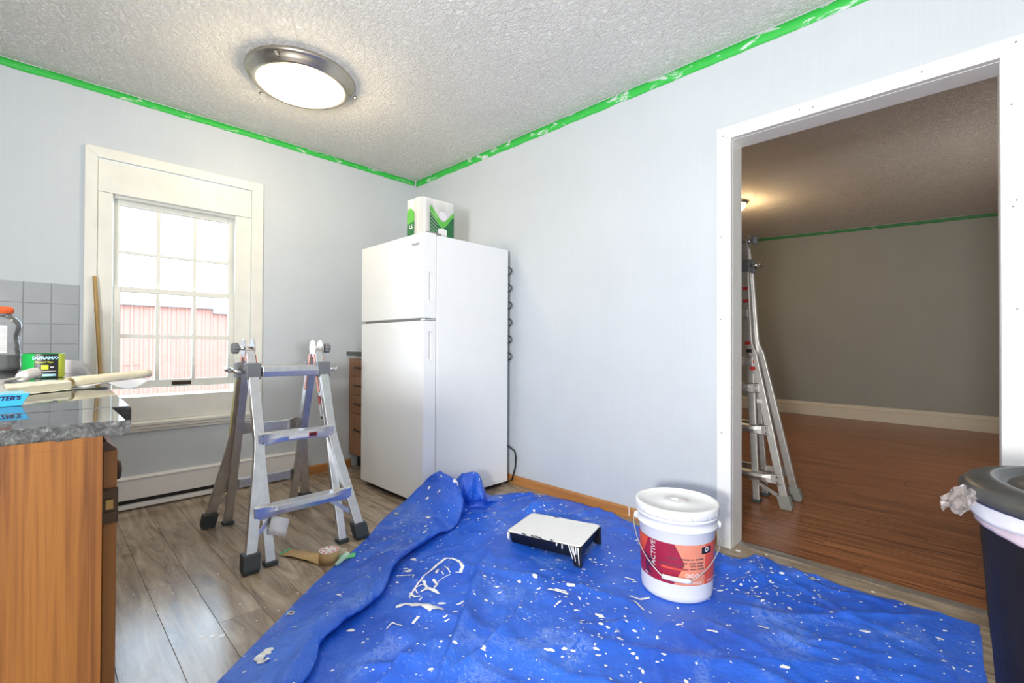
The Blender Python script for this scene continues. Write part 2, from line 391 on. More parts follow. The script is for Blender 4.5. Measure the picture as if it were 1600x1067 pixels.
# ------------------------------------------------------------------ the room: walls, floors, ceilings
def struct(o): o['kind'] = 'structure'; return o
H = 2.44
WY0, WY1, WZ0, WZ1 = -2.14, -1.325, .50, 2.04        # rough opening of the window in the wall x = 0
w = MB()
w.box((-.16, -4.82, -.05), (0, WY0, 2.75)); w.box((-.16, WY1, -.05), (0, 5.9, 2.75))
w.box((-.16, WY0, -.05), (0, WY1, WZ0)); w.box((-.16, WY0, WZ1), (0, WY1, 2.75))
wall_w = struct(w.build('wall_west', 'wall'))
DX0, DX1, DZ = 2.69, 3.625, 1.99
w = MB(); w.box((0, 0, -.05), (DX0, .117, 2.75)); w.box((DX1, 0, -.05), (4.92, .117, 2.75)); w.box((DX0, 0, DZ), (DX1, .117, 2.75))
wall_n = struct(w.build('wall_north', 'wall'))
struct(MB().box((4.8, -4.82, -.05), (4.92, 0, 2.75)).build('wall_east', 'wall'))
struct(MB().box((-.16, -4.82, -.05), (4.92, -4.7, 2.75)).build('wall_south', 'wall'))
struct(MB().box((0, -4.7, H), (4.8, 0, H+.06)).build('ceiling', 'ceil'))
# next room
def far_y(x): return 5.36-.0645*(x-1.524)
def far_cz(x): return 2.644-.052*(x-1.107)
w = MB(); X0, X1 = 0, 4.9
w.add([(X0, far_y(X0), -.05), (X1, far_y(X1), -.05), (X1, far_y(X1), 2.75), (X0, far_y(X0), 2.75),
       (X0, far_y(X0)+.12, -.05), (X1, far_y(X1)+.12, -.05), (X1, far_y(X1)+.12, 2.75), (X0, far_y(X0)+.12, 2.75)],
      [(0,1,2,3),(7,6,5,4),(0,4,5,1),(3,2,6,7),(0,3,7,4),(1,5,6,2)])
struct(w.build('wall_far', 'wall_far'))
struct(MB().box((4.8, .117, -.05), (4.92, 5.6, 2.75)).build('wall_far_east', 'wall_far'))
w = MB(); ys = (.117, 5.5)
v = [(x, y, far_cz(x)+dz) for dz in (0, .05) for y in ys for x in (0, 4.8)]
w.add(v, [(0,1,3,2),(4,6,7,5),(0,4,5,1),(2,3,7,6),(0,2,6,4),(1,5,7,3)])
struct(w.build('ceiling_far', 'ceil_far'))

def plank_mesh(name, L, W, mat, gap=.0007, ch=.0008, T=.009):
    x0, x1, y0, y1 = gap/2, L-gap/2, gap/2, W-gap/2
    lo = [(x0,y0,-T),(x1,y0,-T),(x1,y1,-T),(x0,y1,-T)]; md = [(x,y,-ch) for x,y,_ in lo]
    tp = [(x0+ch,y0+ch,0),(x1-ch,y0+ch,0),(x1-ch,y1-ch,0),(x0+ch,y1-ch,0)]
    f = [(8,9,10,11)]+[(a+k, (a+1)%4+k, (a+1)%4+k+4, a+k+4) for k in (0, 4) for a in range(4)]
    m = MB().add(lo+md+tp, f); me = m.mesh(name); me.materials.append(M[mat]); return me
def planks(parent, x0, x1, y0, y1, W, L, mat, offs):
    cache = {}
    ny = int(math.ceil((y1-y0)/W-1e-6))
    for j in range(ny):
        wj = min(W, y1-(y0+j*W)); off = offs(j); x = x0
        nxt = x0+L*off
        while x < x1-.02:
            e = min(nxt if nxt > x+.05 else nxt+L, x1)
            key = (round(e-x, 3), round(wj, 3))
            if key not in cache: cache[key] = plank_mesh('plank', key[0], key[1], mat)
            o = bpy.data.objects.new('plank', cache[key]); COL.objects.link(o); o.parent = parent
            o.location = (x, y0+j*W, 0); x = e; nxt = e+L
fl = struct(MB().box((-.1, -4.8, -.06), (4.9, .06, -.0092)).build('floor', 'slotdark'))
OFF = {0: .0}
# seams of the real floor: y = -2.04 and -1.90, end joint near x = 1.21
base_y = -2.04-.139*19
def offk(j):
    if j == 19: return (1.213 % 1.2)/1.2
    if j == 20: return .38
    if j == 18: return .62
    return (j*.371+.13) % 1.0
planks(fl, 0, 4.8, base_y, .06, .139, 1.2, 'floor', offk)
fl2 = struct(MB().box((0, .0605, -.06), (4.8, 5.5, -.0092)).build('floor_far', 'slotdark'))
planks(fl2, 0, 4.8, .105, 5.3, .127, 1.25, 'floor2', lambda j: (j*.43+.55) % 1.0)
# metal transition strip across the doorway
w = MB(); prof = [(.058, 0), (.068, .004), (.098, .004), (.108, 0), (.108, -.008), (.058, -.008)]
w.prism(prof, lambda a, b, t: (lerp(DX0+.015, DX1-.015, t), a, b))
o = w.build('trim_threshold', 'alud'); struct(o)

# ------------------------------------------------------------------ doorway casing
root = thing('trim_doorway', None, None, (2.69, 0, 0), kind='structure')
def yprism(poly, y0, y1): return MB().prism(poly, lambda a, b, t: (a, lerp(y0, y1, t), b))
xo0, xi0, xi1, xo1, zi, zo = 2.647, 2.7112, 3.6028, 3.668, 1.9728, 2.032
yprism([(xo0, 0), (xi0, 0), (xi0, zi), (xo0, zo)], -.030, -.0005).build('casing_board', 'trim', root, bevel=.002)
yprism([(xi1, 0), (xo1, 0), (xo1, zo), (xi1, zi)], -.030, -.0005).build('casing_board', 'trim', root, bevel=.002)
yprism([(xi0, zi), (xi1, zi), (xo1, zo), (xo0, zo)], -.030, -.0005).build('casing_board', 'trim', root, bevel=.002)
MB().box((DX0+.001, 0, 0), (2.712, .122, 1.972)).build('jamb_board', 'trim', root, bevel=.001)
MB().box((3.602, 0, 0), (DX1-.001, .122, 1.972)).build('jamb_board', 'trim', root, bevel=.001)
MB().box((DX0+.001, 0, 1.972), (DX1-.001, .122, DZ-.001)).build('head_jamb_board', 'trim', root, bevel=.001)
w = MB()
for x, z in [(2.676, 1.99), (2.69, 1.98), (2.668, 1.5), (2.665, 1.1), (2.67, .55), (3.63, 1.8), (3.632, 1.45), (3.64, 1.47), (3.64, 1.1), (3.0, 2.005), (3.05, 2.0), (3.4, 2.006), (3.64, 2.01)]:
    w.lathe([(.003, -.0308), (.003, -.0295)], (x, 0, z), 8, axis='y')
w.build('nail_head', 'screw', root, kind='stuff')

# ------------------------------------------------------------------ window
def sh(y, z, x):     # the point on plane x seen where (0,y,z) is seen
    k = (CAM.x-x)/CAM.x
    return CAM.y+(y-CAM.y)*k, CAM.z+(z-CAM.z)*k
win = thing('window_1', None, None, (0, -1.73, .45), kind='structure')
def xprism(poly, x0, x1): return MB().prism(poly, lambda a, b, t: (lerp(x0, x1, t), a, b))
oy0, oy1, iy0, iy1, oz, iz, bz = -2.178, -1.262, -2.124, -1.333, 2.085, 2.026, .512
xprism([(oy0, bz), (iy0, bz), (iy0, iz), (oy0, oz)], .0005, .022).build('casing_board', 'trimold', win, bevel=.003)
xprism([(iy1, bz), (oy1, bz), (oy1, oz), (iy1, iz)], .0005, .022).build('casing_board', 'trimold', win, bevel=.003)
xprism([(iy0, iz), (iy1, iz), (oy1, oz), (oy0, oz)], .0005, .022).build('casing_board', 'trimold', win, bevel=.003)
MB().box((-.03, iy0+.001, 1.838), (.008, iy1-.001, iz-.003)).build('header_board', 'trimold', win, bevel=.002)
MB().box((-.03, iy0+.001, .655), (.002, -2.055, 1.837)).build('filler_board', 'trimold', win, bevel=.002)
MB().box((-.03, -1.428, .655), (.002, iy1-.001, 1.837)).build('filler_board', 'trimold', win, bevel=.002)
MB().box((-.03, iy0+.001, .512), (.010, iy1-.001, .655)).build('apron_board', 'trimold', win, bevel=.003)
MB().box((-.15, -2.09, .635), (-.03, -1.40, .655)).build('sill_board', 'trimold', win, bevel=.003)
w = MB(); prof = [(0, .447), (.012, .447), (.014, .462), (.024, .466), (.026, .482), (.034, .486), (.036, .500), (.030, .511), (0, .5115)]
w.prism(prof, lambda a, b, t: (a+.0005, lerp(oy0+.002, oy1, t), b)); w.build('sill_molding', 'trimold', win, bevel=.001)
# frame liners inside the wall thickness
MB().box((-.155, -2.10, .655), (-.031, -2.072, 1.86)).build('frame_liner', 'trimold', win)
MB().box((-.155, -1.41, .655), (-.031, -1.384, 1.86)).build('frame_liner', 'trimold', win)
MB().box((-.155, -2.072, 1.825), (-.031, -1.41, 1.86)).build('frame_liner', 'trimold', win)
def sash(x0, x1, yo, yg, zt, zgt, zgb, zb, cols, rowz):
    xm = (x0+x1)/2
    def Q(y, z): return sh(y, z, x1)
    fr = MB()
    a, t = Q(yo[0], zt); b_, bt = Q(yo[1], zb); g0, gt = Q(yg[0], zgt); g1, gb = Q(yg[1], zgb)
    fr.box((x0, a, bt), (x1, g0, t)); fr.box((x0, g1, bt), (x1, b_, t))
    fr.box((x0, g0, gt), (x1, g1, t)); fr.box((x0, g0, bt), (x1, g1, gb))
    s = fr.build('sash', 'trimold', win, bevel=.003)
    ycut = [g0]; zc = Q(0, rowz[0])[1], Q(0, rowz[1])[1]
    for c0, c1 in cols:
        y0 = Q(c0, 1)[0]; y1 = Q(c1, 1)[0]
        MB().box((x0+.004, y0, gb), (x1-.002, y1, gt)).build('muntin', 'trimold', s, bevel=.003); ycut += [y0, y1]
    ycut.append(g1)
    MB().box((x0+.005, g0, zc[0]), (x1-.003, g1, zc[1])).build('muntin', 'trimold', s, bevel=.003)
    for k in range(3):
        for z0, z1 in ((gb, zc[0]), (zc[1], gt)):
            MB().box((xm-.0015, ycut[2*k], z0), (xm+.0015, ycut[2*k+1], z1)).build('pane', 'glass', s)
    return s
cols = [(-1.853, -1.832), (-1.665, -1.646)]
sash(-.105, -.072, (-2.053, -1.431), (-2.025, -1.472), 1.808, 1.777, 1.306, 1.282, cols, (1.499, 1.516))
ls = sash(-.068, -.034, (-2.053, -1.431), (-2.018, -1.466), 1.306, 1.274, .752, .705, cols, (1.004, 1.027))
lf = MB(); yy, zz = sh(-1.72, .728, -.034)
lf.box((-.0335, yy-.05, zz-.012), (-.031, yy+.05, zz+.012)); lf.box((-.031, yy-.036, zz-.006), (-.018, yy+.036, zz-.001))
lf.build('sash_lift', 'bronze', win, bevel=.001)

# ------------------------------------------------------------------ outside: red metal building
bd = thing('metal_building', 'pale red corrugated metal building seen through the window panes', 'building', (-7.1, -.5, -.6))
w = MB(); px = []
y = -3.6; prof = []
while y < 2.6:
    prof += [(y, 0), (y+.075, 0), (y+.09, .025), (y+.115, .025), (y+.13, 0)]; y += .135
cut = -.30
def panel(ya, yb, ztop):
    P = [(a, b) for a, b in prof if ya <= a <= yb]; m = MB()
    m.grid([[(-7.05+b, a, z) for a, b in P] for z in (-.6, ztop)], False); return m
for k in range(6):
    ya, yb = -3.6+k*.945-.001, -3.6+(k+1)*.945+.006
    panel(ya, yb, 1.68 if yb < .3 else 1.60).build('siding_panel', 'barn', bd, solid=.004)
MB().box((-9.5, -3.7, -.6), (-7.08, 2.2, 1.60)).build('wall', 'barn', bd)
MB().box((-7.09, -3.7, 1.66), (-6.95, .02, 1.75)).build('fascia', 'barnroof', bd)
MB().box((-7.09, .02, 1.57), (-6.95, 2.2, 1.66)).build('fascia', 'barnroof', bd)
MB().box((-7.03, -3.6, .60), (-7.02, -1.1, .615)).build('batten', 'barn', bd)
o = MB().box((-20, -18, -.75), (-.2, 18, -.6)).build('ground_outside', 'gravel'); struct(o)

# ------------------------------------------------------------------ backsplash tiles on the window wall
ye = [-2.192, -2.303, -2.407, -2.513, -2.62, -2.727, -2.834, -2.94]; ze = [.868, .967, 1.074, 1.184, 1.294]
MB().box((.0005, -2.94, .868), (.004, -2.1925, 1.292)).build('grout_bed', 'grout', wall_w)
for a in range(len(ye)-1):
    for b in range(4):
        g = .0012
        MB().box((.004, ye[a+1]+g, ze[b]+g), (.0075+random.uniform(-.0006, .0006), ye[a]-g, ze[b+1]-g)).build('tile', 'tile', wall_w, bevel=.0012, seg=1)

# ------------------------------------------------------------------ baseboards and heater
def baseb(name, p0, p1, n, h, t, mat):
    p0, p1, n = Vector(p0), Vector(p1), Vector(n)
    prof = [(.0005, 0), (t, 0), (t, h*.82), (t*.5, h), (.0005, h)]
    return struct(MB().prism(prof, lambda a, b, q: p0.lerp(p1, q)+n*a+Vector((0, 0, b))).build(name, mat, bevel=.0008))
baseb('baseboard_north', (1.0, 0, 0), (2.158, 0, 0), (0, -1, 0), .058, .014, 'base_wood')
baseb('baseboard_north_right', (2.161, 0, 0), (2.645, 0, 0), (0, -1, 0), .058, .014, 'base_wood')
baseb('baseboard_west', (0, -.955, 0), (0, -.60, 0), (1, 0, 0), .062, .014, 'base_wood')
MB().box((2.1572, -.0165, .012), (2.1622, -.0142, .062)).build('paint_drip', 'paint', bpy.data.objects['baseboard_north'])
ht = thing('baseboard_heater', 'long white electric baseboard heater under the window', 'heater', (.0, -1.7, 0))
hy0, hy1 = -2.9, -.957
def hp(pr): return MB().prism(pr, lambda a, b, t: (a, lerp(hy0, hy1, t), b))
hp([(.001, .192), (.026, .190), (.036, .182), (.036, .176), (.001, .178)]).build('top_cover', 'heater', ht, bevel=.001)
hp([(.001, .178), (.031, .175), (.034, .060), (.001, .060)]).build('front_panel', 'heater', ht, bevel=.001)
hp([(.001, .060), (.012, .060), (.012, .034), (.001, .034)]).build('slot', 'slotdark', ht)
hp([(.001, .034), (.036, .030), (.038, .008), (.001, .008)]).build('bottom_lip', 'heater', ht, bevel=.001)
MB().box((.001, hy1, .008), (.040, hy1+.012, .190)).build('end_cap', 'heater', ht, bevel=.002)
# next room baseboard
def fb(prof, name):
    d = Vector((1, -.0645, 0)).normalized(); n = Vector((-.0645, -1, 0)).normalized(); A = Vector((.2, far_y(.2), 0))
    return MB().prism(prof, lambda a, b, t: A+d*(4.5*t)+n*a+Vector((0, 0, b))).build(name, 'trimfar', bevel=.001)
bf = fb([(.0005, 0), (.018, 0), (.018, .135), (.0005, .135)], 'baseboard_far'); struct(bf)
c = fb([(.0005, .1352), (.021, .1352), (.023, .15), (.014, .165), (.014, .18), (.008, .188), (.0005, .188)], 'trim_far_cap'); struct(c)
ot = thing('wall_outlet', 'small black outlet on the cream baseboard behind the far ladder', 'outlet', (1.47, far_y(1.47)-.02, .075))
yo = far_y(1.47)-.0185
MB().box((1.43, yo-.006, .055), (1.52, yo, .115)).build('cover_plate', 'black', ot, bevel=.002)
MB().box((1.472, yo-.009, .075), (1.498, yo-.006, .10)).build('socket', 'whitelab', ot, bevel=.002)

# ------------------------------------------------------------------ green masking tape along the ceiling
def tape(name, p0, p1, n, h, label, mat, seed, top=.004):
    p0, p1, n = Vector(p0), Vector(p1), Vector(n); L = (p1-p0).length; k = int(L/.012); rows = [[], [], []]
    for i in range(k+1):
        t = i/k; q = p0.lerp(p1, t); s = t*L
        e = noise.noise((s*9, seed, 0))*.0035+noise.noise((s*40, seed, 3))*.0018
        e2 = noise.noise((s*7, seed, 9))*.004
        rows[0].append(q+n*.0012+Vector((0, 0, -top+e2*.4))); rows[1].append(q+n*.0016+Vector((0, 0, -h/2))); rows[2].append(q+n*.0012+Vector((0, 0, -h+e+e2)))
    o = MB().grid(rows).build(name, mat, origin=tuple(p0), solid=.0006); return tag(o, label, 'tape')
tape('masking_tape', (0, -3.9, H), (0, -.012, H), (1, 0, 0), .046, 'green masking tape smeared with white paint along the ceiling above the window', 'tape', 1.3)
tape('masking_tape', (.012, 0, H), (4.7, 0, H), (0, -1, 0), .060, 'green masking tape along the ceiling above the fridge and the doorway', 'tape', 5.1)
n = Vector((-.0645, -1, 0)).normalized()
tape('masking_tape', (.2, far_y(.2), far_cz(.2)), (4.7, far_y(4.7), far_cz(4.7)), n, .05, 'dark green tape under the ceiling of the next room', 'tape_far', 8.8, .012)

# ------------------------------------------------------------------ ceiling lights
lc = (.915, -1.352, H)
lt = thing('ceiling_light', 'large round lit flush ceiling light with a brushed nickel rim', 'lamp', lc)
MB().lathe([(.272, -.0005), (.275, -.012), (.269, -.022), (.259, -.026), (.257, -.040), (.247, -.046), (.243, -.058), (.233, -.064), (.224, -.062), (.222, -.05), (.218, -.0005)], lc, 72, caps=False).build('rim', 'nickel', lt)
MB().lathe([(.2215, -.058), (.205, -.070), (.16, -.082), (.10, -.089), (.04, -.092), (.001, -.0925)], lc, 56, caps=False).build('diffuser', 'glow', lt)
for a in (1.25, 3.60, 5.50):
    d = Vector((math.cos(a), math.sin(a), 0)); c = Vector(lc)+Vector((0, 0, -.045))
    w = MB(); w.tube([c+d*.252, c+d*.280], .0035, 8); w.lathe([(.001, -.009), (.008, -.006), (.010, 0), (.008, .006), (.001, .009)], c+d*.284, 12)
    w.build('knob', 'nickel', lt)
def point(name, loc, e, col, r):
    l = bpy.data.lights.new(name, 'POINT'); l.energy = e; l.color = col; l.shadow_soft_size = r
    o = bpy.data.objects.new(name, l); COL.objects.link(o); o.location = loc; return o
point('ceiling_light_bulb', (lc[0], lc[1], H-.19), 11, (1.0, .80, .50), .08)
l2c = (1.64, 3.18, far_cz(1.64))
lt2 = thing('ceiling_light', 'small lit dome ceiling light beyond the doorway, half hidden by its casing', 'lamp', l2c)
MB().lathe([(.150, -.0005), (.152, -.015), (.140, -.03), (.130, -.035)], l2c, 48, caps=False).build('rim', 'nickel', lt2)
MB().lathe([(.130, -.034), (.118, -.075), (.085, -.105), (.04, -.12), (.001, -.123)], l2c, 40, caps=False).build('diffuser', 'glow', lt2)
point('ceiling_light_bulb', (l2c[0], l2c[1], l2c[2]-.2), 16, (1.0, .70, .36), .06)

# ------------------------------------------------------------------ fridge
FX0, FX1, FY0, FY1, FZ0, FZ1 = .507, 1.247, -.771, -.07, .03, 1.637
fr = thing('refrigerator', 'tall white top-freezer fridge standing in the corner', 'fridge', ((FX0+FX1)/2, (FY0+FY1)/2, 0))
dt = .085; zs = 1.118; yb = FY0+dt
MB().box((FX0+.002, yb+.008, FZ0), (FX1, FY1, FZ1-.004)).build('cabinet', 'fridge', fr, bevel=.006)
MB().box((FX0+.012, yb, FZ0+.03), (FX1-.010, yb+.008, FZ1-.012)).build('gasket', 'fgap', fr)
def fdoor(name, z0, z1, h0, h1):
    ya, yc = FY0, yb; hy0, hy1 = yc-.050, yc-.026; X = FX1; dp = .016
    m = MB()
    # box with a recessed grip slot cut in its +x edge
    m.box((FX0, ya, z0), (X-dp, yc, z1))
    m.box((X-dp, ya, z0), (X, hy0, z1)); m.box((X-dp, hy1, z0), (X, yc, z1))
    m.box((X-dp, hy0, z0), (X, hy1, h0)); m.box((X-dp, hy0, h1), (X, hy1, z1))
    bm = bmesh.new(); me = m.mesh(name); bm.from_mesh(me); bmesh.ops.remove_doubles(bm, verts=bm.verts, dist=1e-5); 
    bm.to_mesh(me); bm.free(); bpy.data.meshes.remove(me)
    d = m.build(name, 'fridge', fr)
    MB().box((X-.004, hy0-.002, h0-.012), (X+.003, hy1+.002, h0)).build('handle_lip', 'fridge', d, bevel=.001); MB().box((X-.004, hy0-.001, h1), (X+.0015, hy1+.001, h1+.004)).build('handle_cap', 'fridge', d, bevel=.001)
    fb_ = MB().box((FX0-.0005, ya-.004, z0+.002), (X-.004, ya+.002, z1-.002)).build('front_skin', 'fridge', d, bevel=.004, seg=3)
    return d
d1 = fdoor('freezer_door', zs+.012, FZ1, 1.235, 1.405)
d2 = fdoor('fridge_door', FZ0+.005, zs-.004, .885, 1.050)
MB().box((FX0+.01, FY0+.02, zs-.004), (FX1-.012, yb, zs+.012)).build('door_gap', 'fgap', fr)
w = MB(); w.box((FX1-.05, FY0+.012, zs), (FX1-.006, yb, zs+.008)); w.lathe([(.010, -.003), (.010, .011)], (FX1-.03, FY0+.035, zs), 12)
w.build('hinge', 'chrome', fr, bevel=.001)
MB().box((FX1-.05, FY0+.03, FZ1), (FX1-.012, yb+.05, FZ1+.012)).build('hinge_cover', 'fgap', fr, bevel=.003)
lettering('Amana', .030, lambda x, y: (FX1-.085+x, FY0-.0052, 1.575+y), 'gplast', fr, shear=.3, bold=.0004, name='emblem')
MB().box((FX0+.03, FY0+.03, .004), (FX1-.03, FY1-.03, FZ0)).build('plinth', 'black', fr)
MB().box((FX1-.001, yb+.012, FZ0+.003), (FX1+.002, FY1-.002, .062)).build('side_skirt', 'fridge', fr, bevel=.001)
w = MB()
for z in (1.52, 1.40, 1.28, 1.16, 1.04, .92):
    pts = [(FX0+.08, FY1+.028, z)]+[(FX1-.045+.05*math.sin(a), FY1+.028, z-.0-.028+.028*math.cos(a)) for a in [PI*k/8 for k in range(9)]]+[(FX0+.08, FY1+.028, z-.056)]
    w.tube(pts, .004, 6)
for x in (FX0+.1, FX0+.35, FX1-.06): w.tube([(x, FY1+.03, .80), (x, FY1+.03, 1.56)], .002, 5); w.tube([(x, FY1-.002, .82), (x, FY1+.03, .82)], .004, 5)
w.build('condenser_coil', 'blackm', fr)
pc = MB().tube([(1.19, -.068, .27), (1.235, -.05, .265), (1.275, -.03, .235), (1.283, -.025, .19), (1.277, -.025, .12), (1.262, -.028, .07), (1.25, -.03, .03), (1.20, -.03, .006), (1.05, -.032, .006)], .0055, 8)
pc.build('power_cord', 'black', fr)
# paper towels on the fridge
pk = thing('paper_towel_pack', 'shrink-wrapped pack of paper towel rolls with green print on top of the fridge', 'paper towels', (1.01, -.555, FZ1))
PX, PY, RD, PZ0, PZ1 = 1.10, -.69, .09, FZ1+.001, FZ1+.262
for i in range(2):
    for j in range(3):
        c = (PX-RD*(i+.5), PY+RD*(j+.5), 0)
        m = MB(); r = RD/2-.0015
        m.lathe([(.019, PZ0), (r-.003, PZ0), (r, PZ0+.003), (r, PZ1-.006), (r-.004, PZ1), (.019, PZ1), (.019, PZ1-.03), (.019, PZ0)], c, 28, caps=False)
        o = m.build('towel_roll', 'towel', pk)
def pack_xy(s, off=.0):
    """walk around the pack: s 0..0.27 along the +x side (from -y to +y), negative along the -y side"""
    R = .035; r = RD/2
    if s >= 0: b = .004*abs(math.sin(PI*s/RD)); p = Vector((PX+b-.001, PY+s)); n = Vector((1, 0)); e = min(s, .27-s)
    else: b = .004*abs(math.sin(PI*s/RD)); p = Vector((PX+s, PY-b+.001)); n = Vector((0, -1)); e = min(-s, .18+s)
    if e < R:
        k = R-math.sqrt(max(0, R*R-(R-max(e, 0))**2))
        p -= n*k*.72
    return p+n*off
def wrapgrid(s0, s1, zf0, zf1, ns=40, nz=8, off=.002):
    rows = []
    for b in range(nz+1):
        row = []
        for a in range(ns+1):
            s = lerp(s0, s1, a/ns); z0, z1 = zf0(s), zf1(s); z = lerp(z0, z1, b/nz); q = pack_xy(s, off)
            row.append((q.x, q.y, PZ0+z))
        rows.append(row)
    return MB().grid(rows)
C0 = lambda v: (lambda s: v)
w = wrapgrid(-.18, .27, C0(.002), C0(.262), 90, 4, .0008)
w.build('wrapper', 'clear', pk)
def bulge(s): return .0
wv0 = lambda s: .130+.042*math.cos((s-.055)/.205*2*PI)
wrapgrid(.06, .27, C0(.004), wv0, 40, 6, .0018).build('dark_green_print', 'green2', pk)
wv1 = lambda s: wv0(s)+.040+.008*math.sin(s*20)
wrapgrid(.06, .27, wv0, wv1, 44, 3, .0026).build('green_wave_print', 'green1', pk)
# white printed roll with pale top
wrapgrid(.122, .192, lambda s: .004, lambda s: .075-.25*abs(s-.157)+.012, 20, 4, .0034).build('white_print', 'paper', pk)
m = MB(); pts = []
for k in range(28):
    a = 2*PI*k/28; s = .160+.034*math.cos(a); q = pack_xy(s, .0042); pts.append((q.x, q.y, PZ0+.165+.028*math.sin(a)))
m.add(pts, [tuple(range(28))]); m.build('round_print', 'lilac', pk)
for k in range(7):
    z = .02+k*.022
    wrapgrid(.062, .115, lambda s, z=z: z+.03-(s-.062)*.7, lambda s, z=z: z+.0335-(s-.062)*.7, 8, 1, .0036).build('stripe_print', 'greyprint', pk)
wrapgrid(-.17, -.075, C0(.004), lambda s: .10+.2*(s+.17), 16, 4, .002).build('dark_green_print', 'green2', pk)
wrapgrid(-.17, -.075, lambda s: .10+.2*(s+.17), lambda s: .17+.035*math.sin((s+.17)/.095*PI), 16, 4, .002).build('green_leaf_print', 'green1', pk)
lettering('LS', .035, lambda x, y: (lambda q: (q.x, q.y, PZ0+.085+y))(pack_xy(-.11+x, .004)), 'paper', pk, bold=.001)

# ------------------------------------------------------------------ narrow drawer cabinet between the window wall and the fridge
dc = thing('drawer_cabinet', 'narrow brown four-drawer cabinet squeezed between window wall and fridge', 'cabinet', (.24, -.33, 0))
MB().box((.012, -.60, .109), (.470, -.002, .885)).build('body', 'drawer', dc)
MB().box((.02, -.55, .0005), (.468, -.004, .109)).build('toe_kick', 'black', dc)
MB().box((.012, -.602, .862), (.470, -.600, .885)).build('rail', 'trimold', dc)
for z0, z1 in ((.722, .860), (.583, .718), (.436, .579), (.112, .432)):
    d = MB().box((.014, -.620, z0), (.470, -.601, z1)).build('drawer', 'drawer', dc, bevel=.001)
    zm = z0+(z1-z0)*(.52 if z1-z0 < .2 else .62)
    w = MB(); w.tube([(.125, -.621, zm), (.125, -.637, zm), (.135, -.643, zm), (.235, -.643, zm), (.245, -.637, zm), (.245, -.621, zm)], .007, 8)
    w.build('handle', 'bronze', d)
    # shallow vertical ribs of the drawer front
ct2 = MB().box((.002, -.640, .886), (.488, -.002, .917)).build('worktop', 'granite', origin=(.24, -.33, .886), bevel=.003)
tag(ct2, 'dark granite worktop on the narrow drawer cabinet beside the fridge', 'worktop')

# ------------------------------------------------------------------ near counter (left)
CX = 2.692; CZ = .865
cb = thing('base_cabinet', 'walnut base cabinet with an open door, under the granite counter', 'cabinet', (1.5, -2.58, 0))
PXN = 2.690
MB().box((PXN-.018, -2.90, .001), (PXN, -2.285, .8345)).build('end_panel', 'cab', cb)
MB().box((.045, -2.90, .10), (PXN-.018, -2.36, .70)).build('body', 'cab', cb)
MB().box((.045, -2.90, .70), (1.58, -2.36, .8335)).build('body_top', 'cab', cb)
MB().box((2.22, -2.90, .70), (PXN-.018, -2.36, .8335)).build('body_top', 'cab', cb)
MB().box((.045, -2.88, .001), (PXN-.018, -2.42, .10)).build('toe_kick', 'black', cb)
w = MB(); w.box((.045, -2.36, .10), (PXN-.018, -2.305, .8335)); w.build('face_frame', 'cab', cb)
dr = MB().box((2.20, -2.2835, .10), (2.664, -2.2675, .822)).build('door', 'cabdoor', cb, bevel=.002)
MB().prism([(-2.2845, .8222), (-2.2675, .8222), (-2.279, .8345), (-2.2845, .8345)], lambda a, b, t: (lerp(2.20, 2.664, t), a, b)).build('door_top_molding', 'dark_wood', dr)
w = MB(); w.lathe([(.010, 0), (.015, .003), (.014, .007), (.004, .009)], (2.62, -2.2675, .785), 16, axis='y'); w.build('knob', 'bronze', dr)
hg = MB(); hg.box((2.6645, -2.2845, .722), (2.668, -2.2665, .770)); hg.box((2.668, -2.284, .725), (2.671, -2.268, .738)); hg.box((2.668, -2.284, .758), (2.671, -2.268, .768))

hn = hg.build('hinge', 'bronze', cb, bevel=.0008)
MB().box((2.668, -2.280, .742), (2.6705, -2.272, .755)).build('hinge_plate', 'brass', hn)
for xa, xb in ((.06, .75), (.77, 1.46), (1.48, 2.18)):
    q = MB().box((xa, -2.304, .12), (xb, -2.285, .82)).build('door', 'cabdoor', cb, bevel=.002)
w = MB()
for z in (.665, .634, .36): w.lathe([(.004, 0), (.004, .0015)], (PXN, -2.385, z), 10, axis='x')
w.build('screw_cap', 'brass', cb, kind='stuff')

ct = thing('granite_counter', 'long dark granite counter with rough edges running to the window', 'counter', (1.5, -2.58, 0))
# far slab with a hole for the sink
SX0, SX1, SY0, SY1 = 1.64, 2.18, -2.82, -2.375
w = MB(); t0 = CZ-.030
fe = lambda x: -2.190-.0194*x
def fq(xa, xb, y0, y1a, y1b): w.add([(xa,y0,t0),(xb,y0,t0),(xb,y1b,t0),(xa,y1a,t0),(xa,y0,CZ),(xb,y0,CZ),(xb,y1b,CZ),(xa,y1a,CZ)], [(3,2,1,0),(4,5,6,7),(0,1,5,4),(1,2,6,5),(2,3,7,6),(3,0,4,7)])
fq(.009, SX0, -2.92, fe(0), fe(SX0)); fq(SX1, 2.50, -2.92, fe(SX1), fe(2.5)); fq(SX0, SX1, SY1, fe(SX0), fe(SX1)); fq(SX0, SX1, -2.92, SY0, SY0)
w.build('far_slab', 'granite', ct)
w = MB().prism([(-2.30, CZ), (-2.2395, CZ), (-2.2365, CZ-.003), (-2.2365, CZ-.030), (-2.30, CZ-.030)], lambda a, b, t: (lerp(2.5005, 2.512, t), a, b)); w.build('slab_end', 'blackstone', ct)
MB().box((2.513, -2.90, .8346), (PXN, -2.285, CZ-.0185)).build('substrate', 'cab', ct)
w = MB(); w.box((2.513, -2.92, CZ-.018), (CX-.006, -2.262, CZ)); w.build('near_slab', 'granite', ct)
